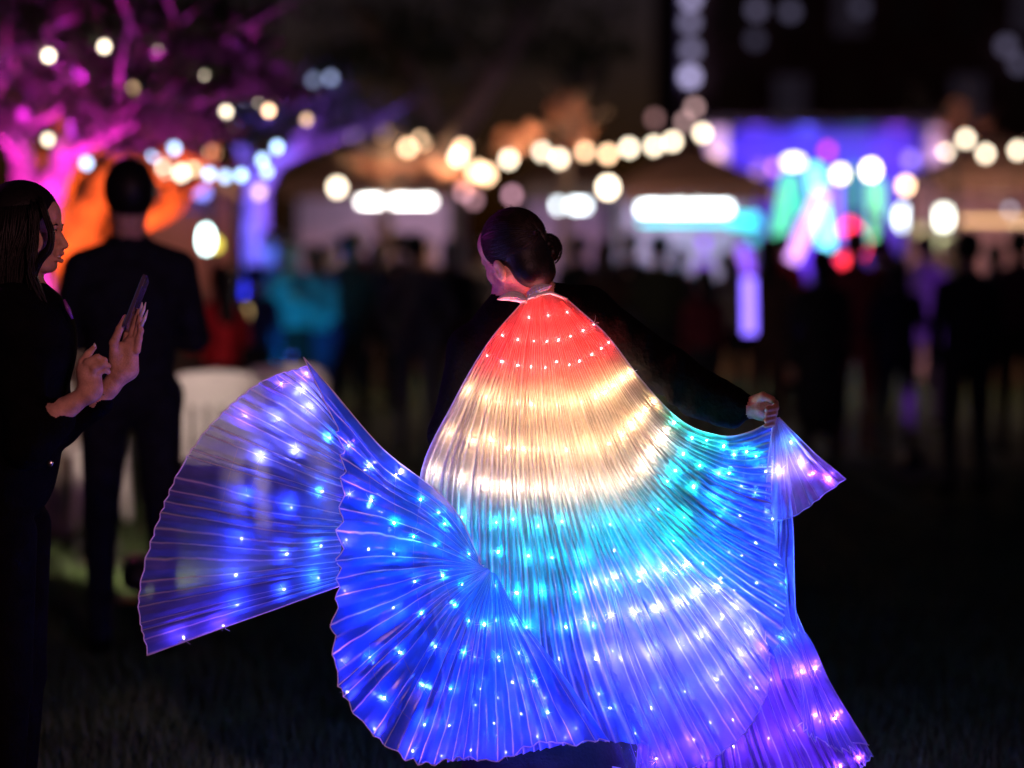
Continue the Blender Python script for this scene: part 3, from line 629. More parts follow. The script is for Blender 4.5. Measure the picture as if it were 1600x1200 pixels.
leaf(824, 470, 776, 468, 6.0, .026, -.010); leaf(824, 464, 862, 446, 6.0, .030, .003)
mb = MB(); mb.tube([P(812, 472, 6.0), P(835, 462, 5.985), P(860, 457, 5.99), P(886, 468, 6.02)], .004, 8); mb.out('neck_cord', RIB, cape, True)

# ------------------------------------------------------------------ woman taking the dancer's picture
def build_photographer():
    base = Vector((P(10, 600, 5.95).x, 5.95, 0)); u = 5.95/FPX; pr = []; dd = 5.93
    B = basis((1, -.10, -.05)); hc = P(43, 360, 5.95)
    pr += head_prims(hc, B, .88, smile=True)
    pr += [rc(P(38, 400, 5.96), P(25, 470, 5.97), .050, .056, 0, .02)]
    # coat
    pr += [el(P(18, 560, 5.97), (.150, .17, .18), None, 1, .06), rc(P(20, 490, 5.85), P(20, 490, 6.10), .075, .075, 1, .05), el(P(12, 690, 5.97), (.13, .17, .20), None, 1, .06), rc(P(5, 690, 5.97), P(8, 745, 5.97), .13, .118, 1, .02)]
    pr += [el(P(70, 520, 5.93), (.07, .12, .10), None, 1, .05)]
    for q in (-1, 1):
        h0 = Vector((base.x, 5.97+q*.09, .82)); kn = Vector((base.x+.01, 5.97+q*.09, .45)); an = Vector((base.x-.005, 5.97+q*.08, .08))
        pr += [rc(h0, kn, .085, .058, 2, .03), rc(kn, an, .056, .040, 2, .02), rc(an-Vector((0, 0, .03)), an+Vector((.17, 0, -.045)), .036, .026, 3, .02)]
    # sleeves
    pr += [rc(P(22, 500, 5.84), P(45, 690, 5.80), .062, .052, 1, .03), rc(P(45, 690, 5.80), P(92, 645, 5.80), .050, .036, 1, .03), rc(P(40, 700, 5.82), P(92, 660, 5.82), .045, .036, 1, .03)]
    pr += [rc(P(30, 500, 6.08), P(95, 665, 6.02), .062, .045, 1, .03), rc(P(95, 665, 6.0), P(158, 630, 5.94), .045, .030, 1, .03)]
    # hand holding the phone
    h = lambda x, y, d=0: P(x, y, 5.93+d)
    pr += [rc(h(150, 628), h(172, 606), .020, .0195, 0, .012), rc(h(172, 606), h(190, 580), .020, .029, 0, .018), rc(h(188, 582), h(186, 545), .026, .018, 0, .012), rc(h(202, 578), h(205, 535), .024, .017, 0, .012), el(h(181, 560, -.012), (.014, .014, .028), None, 0, .01)]
    def chain(pts, rs, k=.004):
        for a, b, r0, r1 in zip(pts[:-1], pts[1:], rs[:-1], rs[1:]): pr.append(rc(a, b, r0, r1, 0, k))
    chain([h(178, 562, -.012), h(178, 536, -.022), h(187, 514, -.026), h(196, 496, -.026)], [.013, .0115, .0095, .0075])       # thumb
    chain([h(196, 540, .012), h(200, 518, .014), h(206, 500, .014), h(213, 485, .010)], [.0105, .0092, .0082, .0068])
    chain([h(204, 538, .004), h(208, 516, .006), h(213, 500, .004), h(218, 486, -.002)], [.0105, .0092, .0082, .0068])
    chain([h(211, 540, -.004), h(215, 519, -.006), h(218, 505, -.010), h(219, 494, -.016)], [.0100, .0088, .0080, .0066])
    chain([h(214, 548, -.012), h(217, 530, -.016), h(220, 517, -.020), h(219, 508, -.024)], [.0092, .0082, .0072, .0060])
    # free hand raised towards the screen
    g = lambda x, y, d=0: P(x, y, 5.79+d)
    pr += [rc(g(88, 645), g(112, 632), .028, .022, 0, .012), rc(g(112, 632), g(140, 612), .022, .024, 0, .016), rc(g(140, 612), g(133, 578), .026, .022, 0, .014), rc(g(146, 606), g(146, 584, .01), .022, .020, 0, .012)]
    chain([g(128, 582), g(129, 566), g(138, 553, .004), g(147, 543, .006)], [.0125, .0105, .0088, .0066])
    chain([g(135, 580, -.006), g(137, 567, -.012), g(152, 559, -.012), g(164, 563, -.006)], [.0125, .0108, .0092, .0072])
    chain([g(143, 586, -.006), g(147, 574, -.014), g(160, 568, -.012), g(169, 572, -.006)], [.0118, .0105, .0090, .0072])
    chain([g(150, 592, .002), g(154, 581, -.004), g(163, 577, -.002), g(169, 581, .004)], [.0105, .0095, .0082, .0066])
    chain([g(140, 600, .022), g(150, 588, .032), g(158, 576, .034)], [.0125, .0105, .0082])
    root = empty('person', base, 'dark haired woman in a black coat smiling and raising a phone in both hands', 'person')
    x = lambda p: P(p, 600, 5.93).x
    z = lambda p: P(800, p, 5.93).z
    sdf_obj('body', pr, [SKIN, BLACK, BLACK, BLACK], root, base, h=.0024, H=.011, fx=[(x(40), x(235))], fy=[(5.72, 6.02)], fz=[(z(665), z(290))])
    # hair: a dark mass with long locks round the face
    T = lambda a, b, c: hc + B @ Vector((a*.88, b*.88, c*.88))
    hp = [el(T(0, -.02, .040), (.088, .094, .088), B, 0, .02), rc(T(0, -.06, .0), P(-5, 520, 5.98), .085, .075, 0, .04), rc(P(-15, 500, 5.98), P(-20, 640, 5.99), .08, .05, 0, .04),
          el(T(0, .098, -.035), (.11, .062, .090), B, 0, .01, 's')]
    sdf_obj('hair', hp, [HAIR], root, base, h=.006)
    lk = MB(); rn = random.Random(3)
    for i in range(260):
        y = rn.uniform(5.83, 5.90); q = rn.random()
        if q < .40: p = [(64, 312), (74, 342), (80+3*rn.random(), 368), (76, 390), (62, 406), (54, 430), (62, 452), (72, 480)]
        else: p = [(60, 320), (60, 350), (56, 390), (54, 420), (60, 450), (72, 475), (84, 500), (88, 525)]
        jx = rn.gauss(0, 1.5); jy = rn.gauss(0, 3); w = rn.uniform(0, 6.3); am = rn.uniform(.5, 2.4)
        pts = [P(a+jx+am*math.sin(w+k*1.1)-(2 if q < .40 else 12)*rn.random(), b+jy, y-.012*math.sin(k*.7)) for k, (a, b) in enumerate(p)]
        pts = [Vector(c) for c in interp_rows([list(c) for c in pts], list(range(len(pts))), np.linspace(0, len(pts)-1.001, 22))]
        lk.tube(pts, [.0022*(1-.6*abs(k/21-.4)) for k in range(22)], 4)
    for i in range(420):   # the long hair that falls over her back
        x0 = rn.uniform(-40, 62); yt = 300+((x0-20)/60)**2*22; x1 = x0*.55-8+rn.gauss(0, 6); dz = rn.uniform(0, .03)
        pts = [P(x0*.6+14, yt, 5.93), P(x0*.85+4, yt+16, 5.875), P(x0*.8+2, 355, 5.845+dz), P(x1+6, 415, 5.85+dz), P(x1+2+rn.gauss(0, 3), 470, 5.86+dz), P(x1-4+rn.gauss(0, 4), 540, 5.84+dz), P(x1-2+rn.gauss(0, 6), 600+rn.uniform(-10, 40), 5.83+dz)]
        pts = [Vector(c) for c in interp_rows([list(c) for c in pts], list(range(7)), np.linspace(0, 5.99, 20))]
        lk.tube([v+Vector((.0025*math.sin(k*.9+i), 0, 0)) for k, v in enumerate(pts)], [.0034*(1-.55*abs(k/19-.4)) for k in range(20)], 4)
    for i in range(60):
        a = rn.uniform(-30, 75); pts = [P(a, 306+abs(a-20)*.12, 5.95+rn.uniform(-.05, .05)), P(a+rn.uniform(-6, 8), 299+abs(a-20)*.12+rn.uniform(-1, 3), 5.93), P(a+rn.uniform(4, 16), 304+abs(a-20)*.2, 5.93)]
        lk.tube(pts, .0009, 3)
    lk.out('hair_locks', HAIR, root, True)
    # eye, brow, teeth, lashes
    MB().box(T(0, .088, -.0675), (.004, .034, .0075), B.to_3x3()).out('teeth', surf('teeth', (.75, .70, .64), .3, .03, 5), root) if False else None
    tb = MB()
    for i in range(8): a = (i-3.5)*.19; tb.ball(T(math.sin(a)*.028, .0655+math.cos(a)*.0275, -.0665), (.0027, .0022, .0042), 8)
    tb.out('teeth', surf('teeth', (.75, .70, .64), .3, .03, 5), root, True)
    for q in (-1, 1):
        MB().ball(T(q*.0315, .0835, -.004), (.0042, .0042, .0046), 10).out('iris', surf('iris', (.02, .012, .01), .1, 0, 5), root, True)
        MB().tube([T(q*.016, .0905, .017), T(q*.030, .0915, .0205), T(q*.046, .082, .017)], [.0018, .0026, .001], 6).out('eyebrow', HAIR, root, True)
        MB().tube([T(q*.019, .0885, .003), T(q*.031, .0905, .0065), T(q*.043, .083, .002)], .0013, 5).out('eyelashes', HAIR, root, True)
    # metal studs down the coat, cuffs
    for (a, b) in ((80, 724),): MB().ball(P(a-2, b, 5.855), (.0085, .004, .0085), 14).out('coat_button', surf('button_metal', (.7, .68, .66), .25, .1, 20, metal=1), root, True)
    MB().tube([P(100, 468, 5.83), P(106, 482, 5.83), P(113, 498, 5.84)], [.003, .006, .003], 8).out('collar_trim', surf('satin_trim', (.20, .05, .30), .25, .1, 30), root, True)
    # nails
    NL = surf('nail_polish', (.62, .58, .62), .12, .05, 20)
    for (a, b, c2, d2, dp) in ((219, 488, 222, 472, -.004), (220, 494, 228, 472, -.020), (221, 509, 231, 484, -.027), (147, 543, 147.5, 536, -.134)):
        MB().tube([P(a, b, 5.93+dp), P((a+c2)/2+.6, (b+d2)/2, 5.93+dp-.002), P(c2, d2, 5.93+dp)], [.0048, .0042, .0012], 8).out('long_nail', NL, root, True)
    # head boppers
    for (x0, x1, top) in ((43, 46, 291), (62, 65, 297)):
        pts = [P(x0-3, 316, 5.93), P(x0-2, 303, 5.93), P((x0+x1)/2-1, top-3, 5.93), P(x1, top+2, 5.93), P(x1+1, 305, 5.93), P(x1-1, 316, 5.94)]
        o = MB().tube([Vector(c) for c in interp_rows([list(c) for c in pts], list(range(6)), np.linspace(0, 4.99, 16))], .0012, 5).out('hair_wire', surf('gold_wire', (.55, .38, .2), .3, .1, 20, metal=1), root, True)
    # phone
    ph = P(213, 474, 5.925); ax = (P(229.5, 434, 5.945)-P(197.5, 516, 5.905)).normalized()
    nrm = Vector((.99, .05, 0)); nrm = (nrm-ax*nrm.dot(ax)).normalized(); sd = ax.cross(nrm)
    R = Matrix((sd, nrm, ax)).transposed()
    pm = empty('phone', ph, 'slim smartphone held up edge-on by the woman in black', 'phone')
    def rbox(w, t, hh, r=.009):
        v = []; n = 6
        for s in (-t/2, t/2):
            for (cx, cz, a0) in ((w/2-r, hh/2-r, 0), (-w/2+r, hh/2-r, 90), (-w/2+r, -hh/2+r, 180), (w/2-r, -hh/2+r, 270)):
                for k in range(n): a = math.radians(a0+90*k/(n-1)); v.append((cx+r*math.cos(a), s, cz+r*math.sin(a)))
        m = 4*n; f = [tuple(range(m)), tuple(range(m, 2*m))[::-1]]+[(k, (k+1) % m, m+(k+1) % m, m+k) for k in range(m)]
        return v, f
    def put(vf, off=Vector((0, 0, 0))): return [ph+R@(Vector(a)+off) for a in vf[0]], vf[1]
    MB().add(put(rbox(.070, .0085, .140))).out('phone_case', surf('phone_glass', (.10, .08, .16), .15, .05, 10, metal=.3), pm)
    MB().add(put(rbox(.064, .0006, .132), Vector((0, -.0049, 0)))).out('screen', glow('phone_screen', (.10, .12, .35), .35), pm)
    MB().add(put(rbox(.024, .0025, .026, .006), Vector((-.017, .0055, .05)))).out('camera_bump', surf('phone_bump', (.25, .24, .27), .2, .05, 10, metal=.8), pm)
    MB().add(put(box_vf((0, 0, 0), (.002, .003, .016)), Vector((.0355, 0, .03)))).out('side_button', surf('phone_edge', (.7, .7, .72), .2, .05, 10, metal=1), pm)
    # bracelet
    c = P(163, 614, 5.935); a = (P(172, 606, 5.93)-P(150, 628, 5.93)).normalized(); s1 = a.orthogonal().normalized(); s2 = a.cross(s1)
    br = MB().tube([c+(s1*math.cos(t)+s2*math.sin(t))*.0245 for t in np.linspace(0, 2*PI, 25)], .0012, 6, False); 
    for t in range(0, 24, 3): br.ball(c+(s1*math.cos(t*2*PI/24)+s2*math.sin(t*2*PI/24))*.0252, .0026, 6)
    o = br.out('bracelet', surf('silver_chain', (.75, .72, .7), .2, .1, 30, metal=1), root, True)
build_photographer()

# ================================================================== behind the dancer
def px(d): return d/FPX
def lamp(kind, name, loc, col, e, size=.05, parent=None, target=None, angle=60, blend=.6):
    d = bpy.data.lights.new(name, kind); d.color = col; d.energy = e
    d.shadow_soft_size = size
    o = bpy.data.objects.new(name, d); COL.objects.link(o)
    o.location = Vector(loc)-(parent_world(parent) if parent else Vector((0, 0, 0))); o.parent = parent
    if kind == 'SPOT':
        d.spot_size = math.radians(angle); d.spot_blend = blend
        o.rotation_euler = (Vector(target)-Vector(loc)).to_track_quat('-Z', 'Y').to_euler()
    return o
def floodlight(loc, target, col, e, label, angle=70, group='coloured floodlights standing on the lawn'):
    """a small spot lamp on the ground: housing, lens, yoke and the light it gives"""
    loc = Vector(loc); r = empty('floodlight', loc, label, 'floodlight', group); d = (Vector(target)-loc).normalized()
    h = loc+Vector((0, 0, .12))
    MB().tube([h-d*.09, h-d*.02, h+d*.07], [.05, .075, .085], 14).out('housing', METAL_DARK, r, True)
    MB().tube([h+d*.071, h+d*.074], .072, 14).out('lens', glow('lens_%02x%02x%02x' % tuple(int(c*255) for c in col), col, 3), r)
    MB().tube([loc+Vector((-.1, 0, 0)), loc+Vector((-.1, 0, .12)), h+Vector((-.085, 0, 0))], .008, 6).tube([loc+Vector((.1, 0, 0)), loc+Vector((.1, 0, .12)), h+Vector((.085, 0, 0))], .008, 6).box(loc+Vector((0, 0, .008)), (.24, .10, .012)).out('yoke', METAL_DARK, r)
    lamp('SPOT', 'floodlight_beam', h+d*.09, col, e, .06, r, target, angle); return r

# ---- trees
BARK = surf('bark', (.26, .21, .17), .85, .3, 9, .8, 25)
LEAFM = {}
def leaf_mat(name, col):
    if name in LEAFM: return LEAFM[name]
    m, nt, out = node_mat(name); N = nt.nodes; L = nt.links
    a = N.new('ShaderNodeBsdfDiffuse'); b = N.new('ShaderNodeBsdfTranslucent'); g = N.new('ShaderNodeBsdfGlossy'); g.inputs['Roughness'].default_value = .35
    oi = N.new('ShaderNodeTexNoise'); oi.inputs['Scale'].default_value = 2; r = N.new('ShaderNodeValToRGB')
    r.color_ramp.elements[0].color = (*(c*.6 for c in col), 1); r.color_ramp.elements[1].color = (*(c*1.4 for c in col), 1); L.new(oi.outputs[0], r.inputs[0])
    L.new(r.outputs[0], a.inputs[0]); L.new(r.outputs[0], b.inputs[0])
    m1 = N.new('ShaderNodeMixShader'); m1.inputs[0].default_value = .4; L.new(a.outputs[0], m1.inputs[1]); L.new(b.outputs[0], m1.inputs[2])
    m2 = N.new('ShaderNodeMixShader'); m2.inputs[0].default_value = .06; L.new(m1.outputs[0], m2.inputs[1]); L.new(g.outputs[0], m2.inputs[2]); L.new(m2.outputs[0], out.inputs[0])
    LEAFM[name] = m; return m
LEAF = leaf_mat('tree_leaf', (.055, .09, .035))
def leaves(blobs, seed, size=.05):
    """blobs: (centre, radius, count); leaf-shaped faces through each clump"""
    r = np.random.RandomState(seed); V = []; 
    for c, rad, n in blobs:
        rad = np.array(rad if isinstance(rad, (tuple, list)) else (rad,)*3); k = max(4, n//28)
        tw = r.normal(size=(k, 3)); tw /= np.linalg.norm(tw, axis=1, keepdims=True); tw *= (r.rand(k, 1)**.4)*rad
        p = tw[r.randint(0, k, n)]+r.normal(size=(n, 3))*rad*.16+np.array(c)
        a = r.normal(size=(n, 3)); a /= np.linalg.norm(a, axis=1, keepdims=True); b = np.cross(a, r.normal(size=(n, 3))); b /= np.linalg.norm(b, axis=1, keepdims=True)
        s = size*(.6+.8*r.rand(n, 1))
        V.append(np.stack([p-a*s, p-b*s*.42, p+a*s, p+b*s*.42], 1).reshape(-1, 3))
    V = np.concatenate(V); return V, np.arange(len(V)).reshape(-1, 4)
def tree(name, label, d, trunk, limbs, blobs, seed, leaf=LEAF, size=.05, dpt=None, group=None):
    """trunk and limbs: (pixel x, pixel y, radius in metres[, extra depth]) lists"""
    pt = lambda q: P(q[0], q[1], d+(q[3] if len(q) > 3 else 0))
    b0 = pt(trunk[0]); b0.z = 0
    root = empty(name, b0, label, 'tree', group); rn = random.Random(seed)
    def limb(mb, L):
        pts = interp_rows([list(pt(q))+[q[2]] for q in L], list(range(len(L))), np.linspace(0, len(L)-1.001, 6*len(L)))
        mb.tube([Vector(p[:3])+Vector((rn.gauss(0, .006), rn.gauss(0, .01), 0)) for p in pts], [p[3] for p in pts], 10); return pts
    tr = [list(q) for q in trunk]; mb = MB()
    T0 = [Vector(b0)+Vector((0, 0, -.05))]+[pt(q) for q in tr[1:]]
    rows = [list(v)+[q[2]] for v, q in zip(T0, tr)]
    pts = interp_rows(rows, list(range(len(rows))), np.linspace(0, len(rows)-1.001, 8*len(rows)))
    mb.tube([Vector(p[:3]) for p in pts], [p[3]*(1+.5*max(0, 1-i/6)) for i, p in enumerate(pts)], 12)
    mb.out('trunk', BARK, root, True)
    for L in limbs:
        m = MB(); pts = limb(m, L)
        for k in range(9):
            p = pts[rn.randrange(len(pts)//3, len(pts))]; a = Vector(p[:3]); dr = Vector((rn.gauss(0, 1), rn.gauss(0, 1), rn.uniform(.1, 1))).normalized()
            l = rn.uniform(.4, .9); m.tube([a, a+dr*l*.5+Vector((0, 0, .05)), a+dr*l+Vector((rn.gauss(0, .1), 0, .12))], [p[3]*.45, p[3]*.28, .006], 6)
        m.out('limb', BARK, root, True)
    if blobs:
        V, F = leaves([(P(x, y, d+e), (rx, rz, ry), n) for (x, y, e, rx, ry, rz, n) in blobs], seed, size)
        o = mesh_obj('crown', V, F, leaf, root, False); tag(o, kind='stuff')
    return root
tree('tree', 'forked tree lit magenta behind the woman in black', 13,
     [(62, 836, .13), (60, 640, .12), (56, 470, .11), (52, 400, .10)],
     [[(52, 410, .10), (46, 330, .085), (30, 235, .07), (0, 155, .055), (-40, 60, .04)],
      [(54, 400, .10), (75, 300, .085), (108, 225, .07), (150, 155, .055), (190, 85, .04), (215, 10, .03)],
      [(145, 160, .045), (190, 120, .035, -.3), (260, 85, .028, -.5), (340, 70, .02, -.6)], [(30, 235, .05), (70, 110, .04, .3), (90, 20, .03, .4), (100, -50, .02, .4)],
      [(100, 240, .04), (160, 215, .03, -.3), (215, 190, .02, -.5)]],
     [(230, 90, -.2, .55, .22, .5, 900), (120, 60, .2, .6, .3, .5, 900), (330, 95, -.4, .4, .16, .4, 600), (40, 20, .2, .6, .25, .5, 700), (90, 175, -.3, .5, .15, .4, 420), (250, 10, 0, .7, .25, .6, 800), (390, 130, -.2, .3, .10, .3, 260), (10, 100, 0, .4, .2, .4, 350), (230, 190, -.4, .5, .14, .4, 420)], 5)
tree('tree', 'spreading tree lit orange beside the head of the standing man', 16.5,
     [(112, 740, .18), (112, 600, .17), (115, 480, .16), (118, 420, .15)],
     [[(118, 430, .15), (130, 350, .13), (160, 285, .10), (205, 245, .085), (265, 240, .065), (330, 255, .04)], [(116, 425, .14), (98, 340, .12), (82, 280, .09), (70, 210, .06)],
      [(170, 430, .10), (205, 350, .10), (250, 330, .08), (290, 310, .05)]],
     [(240, 200, 0, .8, .18, .6, 500), (120, 200, .2, .6, .2, .6, 400), (330, 210, 0, .5, .15, .5, 250)], 6)
tree('tree', 'slim tree lit blue and violet between the lit stalls', 21,
     [(402, 660, .13), (402, 500, .12), (400, 380, .12), (402, 275, .10)],
     [[(402, 285, .12), (432, 248, .08), (485, 225, .07), (545, 205, .05), (600, 190, .03)], [(402, 285, .11), (380, 230, .07), (350, 190, .04)]],
     [(500, 190, 0, 1.0, .22, .8, 700), (340, 165, 0, .8, .25, .7, 500), (420, 150, 0, .9, .25, .7, 500)], 8)
copper = leaf_mat('copper_leaf', (.48, .24, .15))
tree('tree', 'small bushy tree with copper leaves above the dancer', 26.4, [(880, 630, .07), (882, 400, .06), (885, 260, .05)], [[(885, 270, .04), (890, 215, .03), (893, 180, .02)]],
     [(893, 182, 1.2, .17, .20, .18, 420), (905, 215, .3, .12, .12, .12, 220), (872, 168, 0, .1, .1, .1, 140), (880, 232, 0, .14, .09, .12, 160)], 9, copper, .05)
tree('tree', 'low tree with reddish leaves hanging over the long white light', 27, [(600, 600, .08), (602, 400, .07), (605, 300, .06)], [[(605, 310, .05), (640, 270, .03), (690, 255, .02)], [(605, 310, .05), (580, 275, .03), (550, 262, .02)]],
     [(575, 265, 0, .22, .10, .2, 260), (650, 262, 0, .25, .10, .2, 280), (700, 268, 0, .2, .09, .2, 200), (790, 222, 0, .28, .12, .2, 300), (830, 200, 0, .12, .06, .2, 90), (740, 285, 0, .2, .08, .2, 160)], 10, copper, .05)
tree('tree', 'reddish young tree at the right end of the string lights', 26, [(1492, 610, .06), (1492, 400, .05), (1490, 260, .04)], [[(1490, 270, .04), (1488, 210, .02), (1485, 170, .015)]],
     [(1488, 200, 0, .16, .18, .16, 200), (1500, 165, 0, .1, .08, .1, 60), (1540, 195, 0, .1, .05, .1, 50)], 12, copper, .05)
tree('tree', 'big dark tree whose unlit crown fills the top of the view', 38, [(700, 555, .35), (700, 400, .3), (705, 200, .25)], [[(705, 240, .2), (640, 120, .15), (560, 20, .1)], [(705, 220, .2), (790, 90, .15), (860, -30, .1)]],
     [(640, 60, 0, 1.6, .9, 1.2, 1100), (800, 40, 0, 1.7, .8, 1.2, 1100), (900, 90, .5, .9, .5, .8, 500), (540, 80, .5, 1.0, .6, .9, 500)], 13, LEAF, .09)
for (lx, ly, ld, tx, ty, td, c, e, an, lab) in (
    (20, 0, 11.9, 90, 200, 13, (1, .02, .75), 1050, 60, 'magenta floodlight aimed up the forked tree'),
    (150, 0, 11.7, 210, 110, 12.8, (.75, .05, 1), 620, 50, 'purple floodlight aimed at the leaves left of centre'),
    (150, 0, 15.2, 160, 225, 16.5, (1, .11, .012), 1650, 46, 'orange floodlight at the foot of the spreading tree'),
    (270, 0, 18.0, 404, 312, 21, (.12, .10, 1), 4200, 19, 'blue floodlight aimed at the slim tree'),
    (470, 0, 20.0, 500, 215, 21, (.25, .08, 1), 1100, 40, 'violet floodlight under the branch of the slim tree'),
    ): floodlight((P(lx, 500, ld).x, ld, 0), P(tx, ty, td), c, e, lab, an)

# ---- string lights: a cable with its bulbs
WHITE = (1, .84, .62); AMB = (1, .62, .36); ICE = (.28, .42, .66)
def string_light(label, bulbs, d, ends=(), r=.034, group=None, glowe=0):
    b = sorted(bulbs, key=lambda q: q[0]); root = empty('string_light', P(b[0][0], b[0][1], d), label, 'string light', group)
    pts = []
    q = [(e[0], e[1]) for e in ends if e[0] < b[0][0]]+[(k[0], k[1]-9*22/d) for k in b]+[(e[0], e[1]) for e in ends if e[0] > b[-1][0]]
    mb = MB(); 
    for a, c in zip(q[:-1], q[1:]):
        for t in (0, .25, .5, .75): pts.append(P(a[0]+(c[0]-a[0])*t, a[1]+(c[1]-a[1])*t+4*t*(1-t)*3, d))
    pts.append(P(*q[-1], d)); mb.tube(pts, .006, 5); 
    for k in b: mb.tube([P(k[0], k[1]-9*22/d, d), P(k[0], k[1], d)+Vector((0, 0, .03))], [.012, .018], 8)
    mb.out('cable', METAL_DARK, root)
    me = {}
    for k in b:
        c = k[2] if len(k) > 2 else WHITE; s = k[3] if len(k) > 3 else 1.0; sz = k[4] if len(k) > 4 else 1.0
        nm = 'bulb_%d_%d_%d_%d' % (c[0]*99, c[1]*99, c[2]*99, s*100)
        key = (nm, round(sz, 2))
        if key not in me:
            v, f = ball_vf((0, 0, 0), (r*sz, r*sz, r*1.15*sz), 12); m = bpy.data.meshes.new('bulb'); m.from_pydata(v, [], f); m.materials.append(glow(nm, c, s*BULB_E)); me[key] = m
        o = bpy.data.objects.new('bulb', me[key]); COL.objects.link(o); o.parent = root; o.location = P(k[0], k[1], d)-root.location
    for q, k in enumerate(b):
        if glowe and q % 3 == 1: lamp('POINT', 'bulb_glow', P(k[0], k[1]+6, d-.12), (1, .55, .32), glowe, .05, root)
    return root
BULB_E = 10
string_light('warm string of bulbs climbing through the purple leaves at upper left', [(-12, 90), (76, 87), (163, 73, WHITE, .8), (250, 75, WHITE, .8), (322, 122)], 12.6, [(-60, 100), (370, 150)], .020)
string_light('second warm string, below the purple leaves and over the man\'s head', [(75, 218, WHITE, .6), (171, 164, WHITE, .6), (229, 172, WHITE, .2), (292, 174, AMB, .5), (353, 175, WHITE, .7), (404, 155), (420, 173, AMB, .8), (479, 187, AMB, .28)], 12.9, [(-30, 230), (520, 190)], .020)
string_light('third, loosely hung warm string behind the ice blue one', [(60, 150, AMB, .3), (132, 118, WHITE, .35), (205, 140, AMB, .25), (258, 264, WHITE, .9), (283, 270, WHITE, .8), (303, 262, AMB, .6), (332, 238, AMB, .3), (310, 222, (1, .4, .5), .3), (386, 148, (.8, .7, 1), .3), (405, 300, AMB, .35)], 18, [(20, 130)], .034)
string_light('ice blue string of bulbs curving between the orange and the blue tree', [(105, 246, ICE, .6), (135, 255, ICE), (241, 242, ICE), (272, 232, ICE), (327, 272, ICE), (352, 276, ICE, .8), (377, 274, ICE), (410, 250, ICE, .9), (433, 230, ICE), (417, 268, ICE, .8)], 13.6, [(60, 235), (445, 200)], .023)
string_light('loose string with three faint lilac bulbs above the blue branch', [(321, 195, (.6, .6, 1), .22), (380, 150, (.6, .5, .9), .14), (447, 152, (.6, .6, 1), .2), (490, 125, (.5, .6, 1), .12), (517, 122, (.5, .6, 1), .2)], 19, [], .028)
string_light('long string of white bulbs sagging across the middle above the dancer', [(556, 212), (599, 208, AMB, .22), (637, 231, AMB, .9), (659, 220, AMB, .8), (715, 245), (722, 232, AMB, 1), (795, 249), (847, 237, WHITE, .8), (874, 248), (914, 237, AMB, .8), (950, 241, AMB, 1), (983, 231), (1022, 228), (1051, 221), (1098, 208)], 27, [(510, 190), (1140, 190)], .046, glowe=60)
string_light('short string of white bulbs at the right edge', [(1478, 235), (1509, 217), (1540, 240), (1590, 235), (1625, 215)], 27, [(1440, 200)], .042, glowe=50)
string_light('row of larger warm bulbs on the stall fronts', [(280, 270, WHITE, 1, 1.2), (300, 275, AMB, .6), (527, 293, WHITE, 1, 1.15), (745, 268, AMB, .9, 1.3), (760, 272, AMB, .9, 1.3), (950, 293, WHITE, 1.3, 1.4), (1313, 272, WHITE, 1, 1.2), (1361, 266, WHITE, 1.3, 1.4), (1415, 290, AMB, 1.1, 1.1)], 29, [(230, 250), (1450, 270)], .052)
string_light('faint rose string of bulbs hanging lower, behind the white one', [(725, 300, (1, .5, .6), .3), (740, 312, (1, .5, .6), .2), (800, 305, (1, .5, .65), .3), (608, 368, (.8, .7, 1), .6), (1023, 185, (1, .5, .5), .1), (1085, 168, (1, .6, .6), .22), (1070, 190, (1, .6, .6), .2), (1120, 240, (1, .6, .5), .3), (1180, 275, (1, .6, .7), .2), (1210, 262, (1, .3, .8), .3), (1293, 235, (1, .05, .4), .35)], 33, [], .055)

# ---- market stalls
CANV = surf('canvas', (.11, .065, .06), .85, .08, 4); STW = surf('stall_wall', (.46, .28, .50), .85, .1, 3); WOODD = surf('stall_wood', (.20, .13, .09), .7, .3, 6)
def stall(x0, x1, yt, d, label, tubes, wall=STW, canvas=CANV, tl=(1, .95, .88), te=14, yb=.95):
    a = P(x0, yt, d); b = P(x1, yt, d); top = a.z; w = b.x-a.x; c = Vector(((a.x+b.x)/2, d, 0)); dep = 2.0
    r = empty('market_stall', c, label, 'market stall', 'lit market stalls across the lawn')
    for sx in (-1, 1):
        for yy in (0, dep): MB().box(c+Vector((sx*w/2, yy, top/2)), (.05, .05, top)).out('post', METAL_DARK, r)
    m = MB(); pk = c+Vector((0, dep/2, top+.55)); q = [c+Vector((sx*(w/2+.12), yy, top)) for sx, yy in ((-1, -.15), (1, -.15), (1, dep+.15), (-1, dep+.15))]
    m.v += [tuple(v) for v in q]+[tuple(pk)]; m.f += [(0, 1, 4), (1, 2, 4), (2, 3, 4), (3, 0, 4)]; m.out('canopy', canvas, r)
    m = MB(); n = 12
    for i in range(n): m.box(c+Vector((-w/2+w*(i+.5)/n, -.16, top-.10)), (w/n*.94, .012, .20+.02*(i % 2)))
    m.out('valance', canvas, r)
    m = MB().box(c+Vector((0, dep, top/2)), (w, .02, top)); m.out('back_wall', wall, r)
    MB().box(c+Vector((0, .1, .92)), (w*.96, .6, .05)).box(c+Vector((0, .0, .45)), (w*.94, .03, .88)).out('counter', WOODD, r)
    for (t0, t1, ty, hh, col, e) in tubes:
        A, B_ = P(t0, ty, d+.15), P(t1, ty, d+.15)
        MB().tube([A, B_], hh, 10).out('tube_light', glow('tube_%d_%d_%d_%d' % (col[0]*99, col[1]*99, col[2]*99, e*10), col, e), r, True)
        lamp('POINT', 'tube_glow', (A+B_)/2+Vector((0, .5, -.3)), col, 26*max(.2, (B_-A).length), .25, r)
    return r
stall(440, 705, 285, 30, 'wide stall lit by the longest white tube light', [(562, 676, 313, .055, (1, .97, .92), 12)])
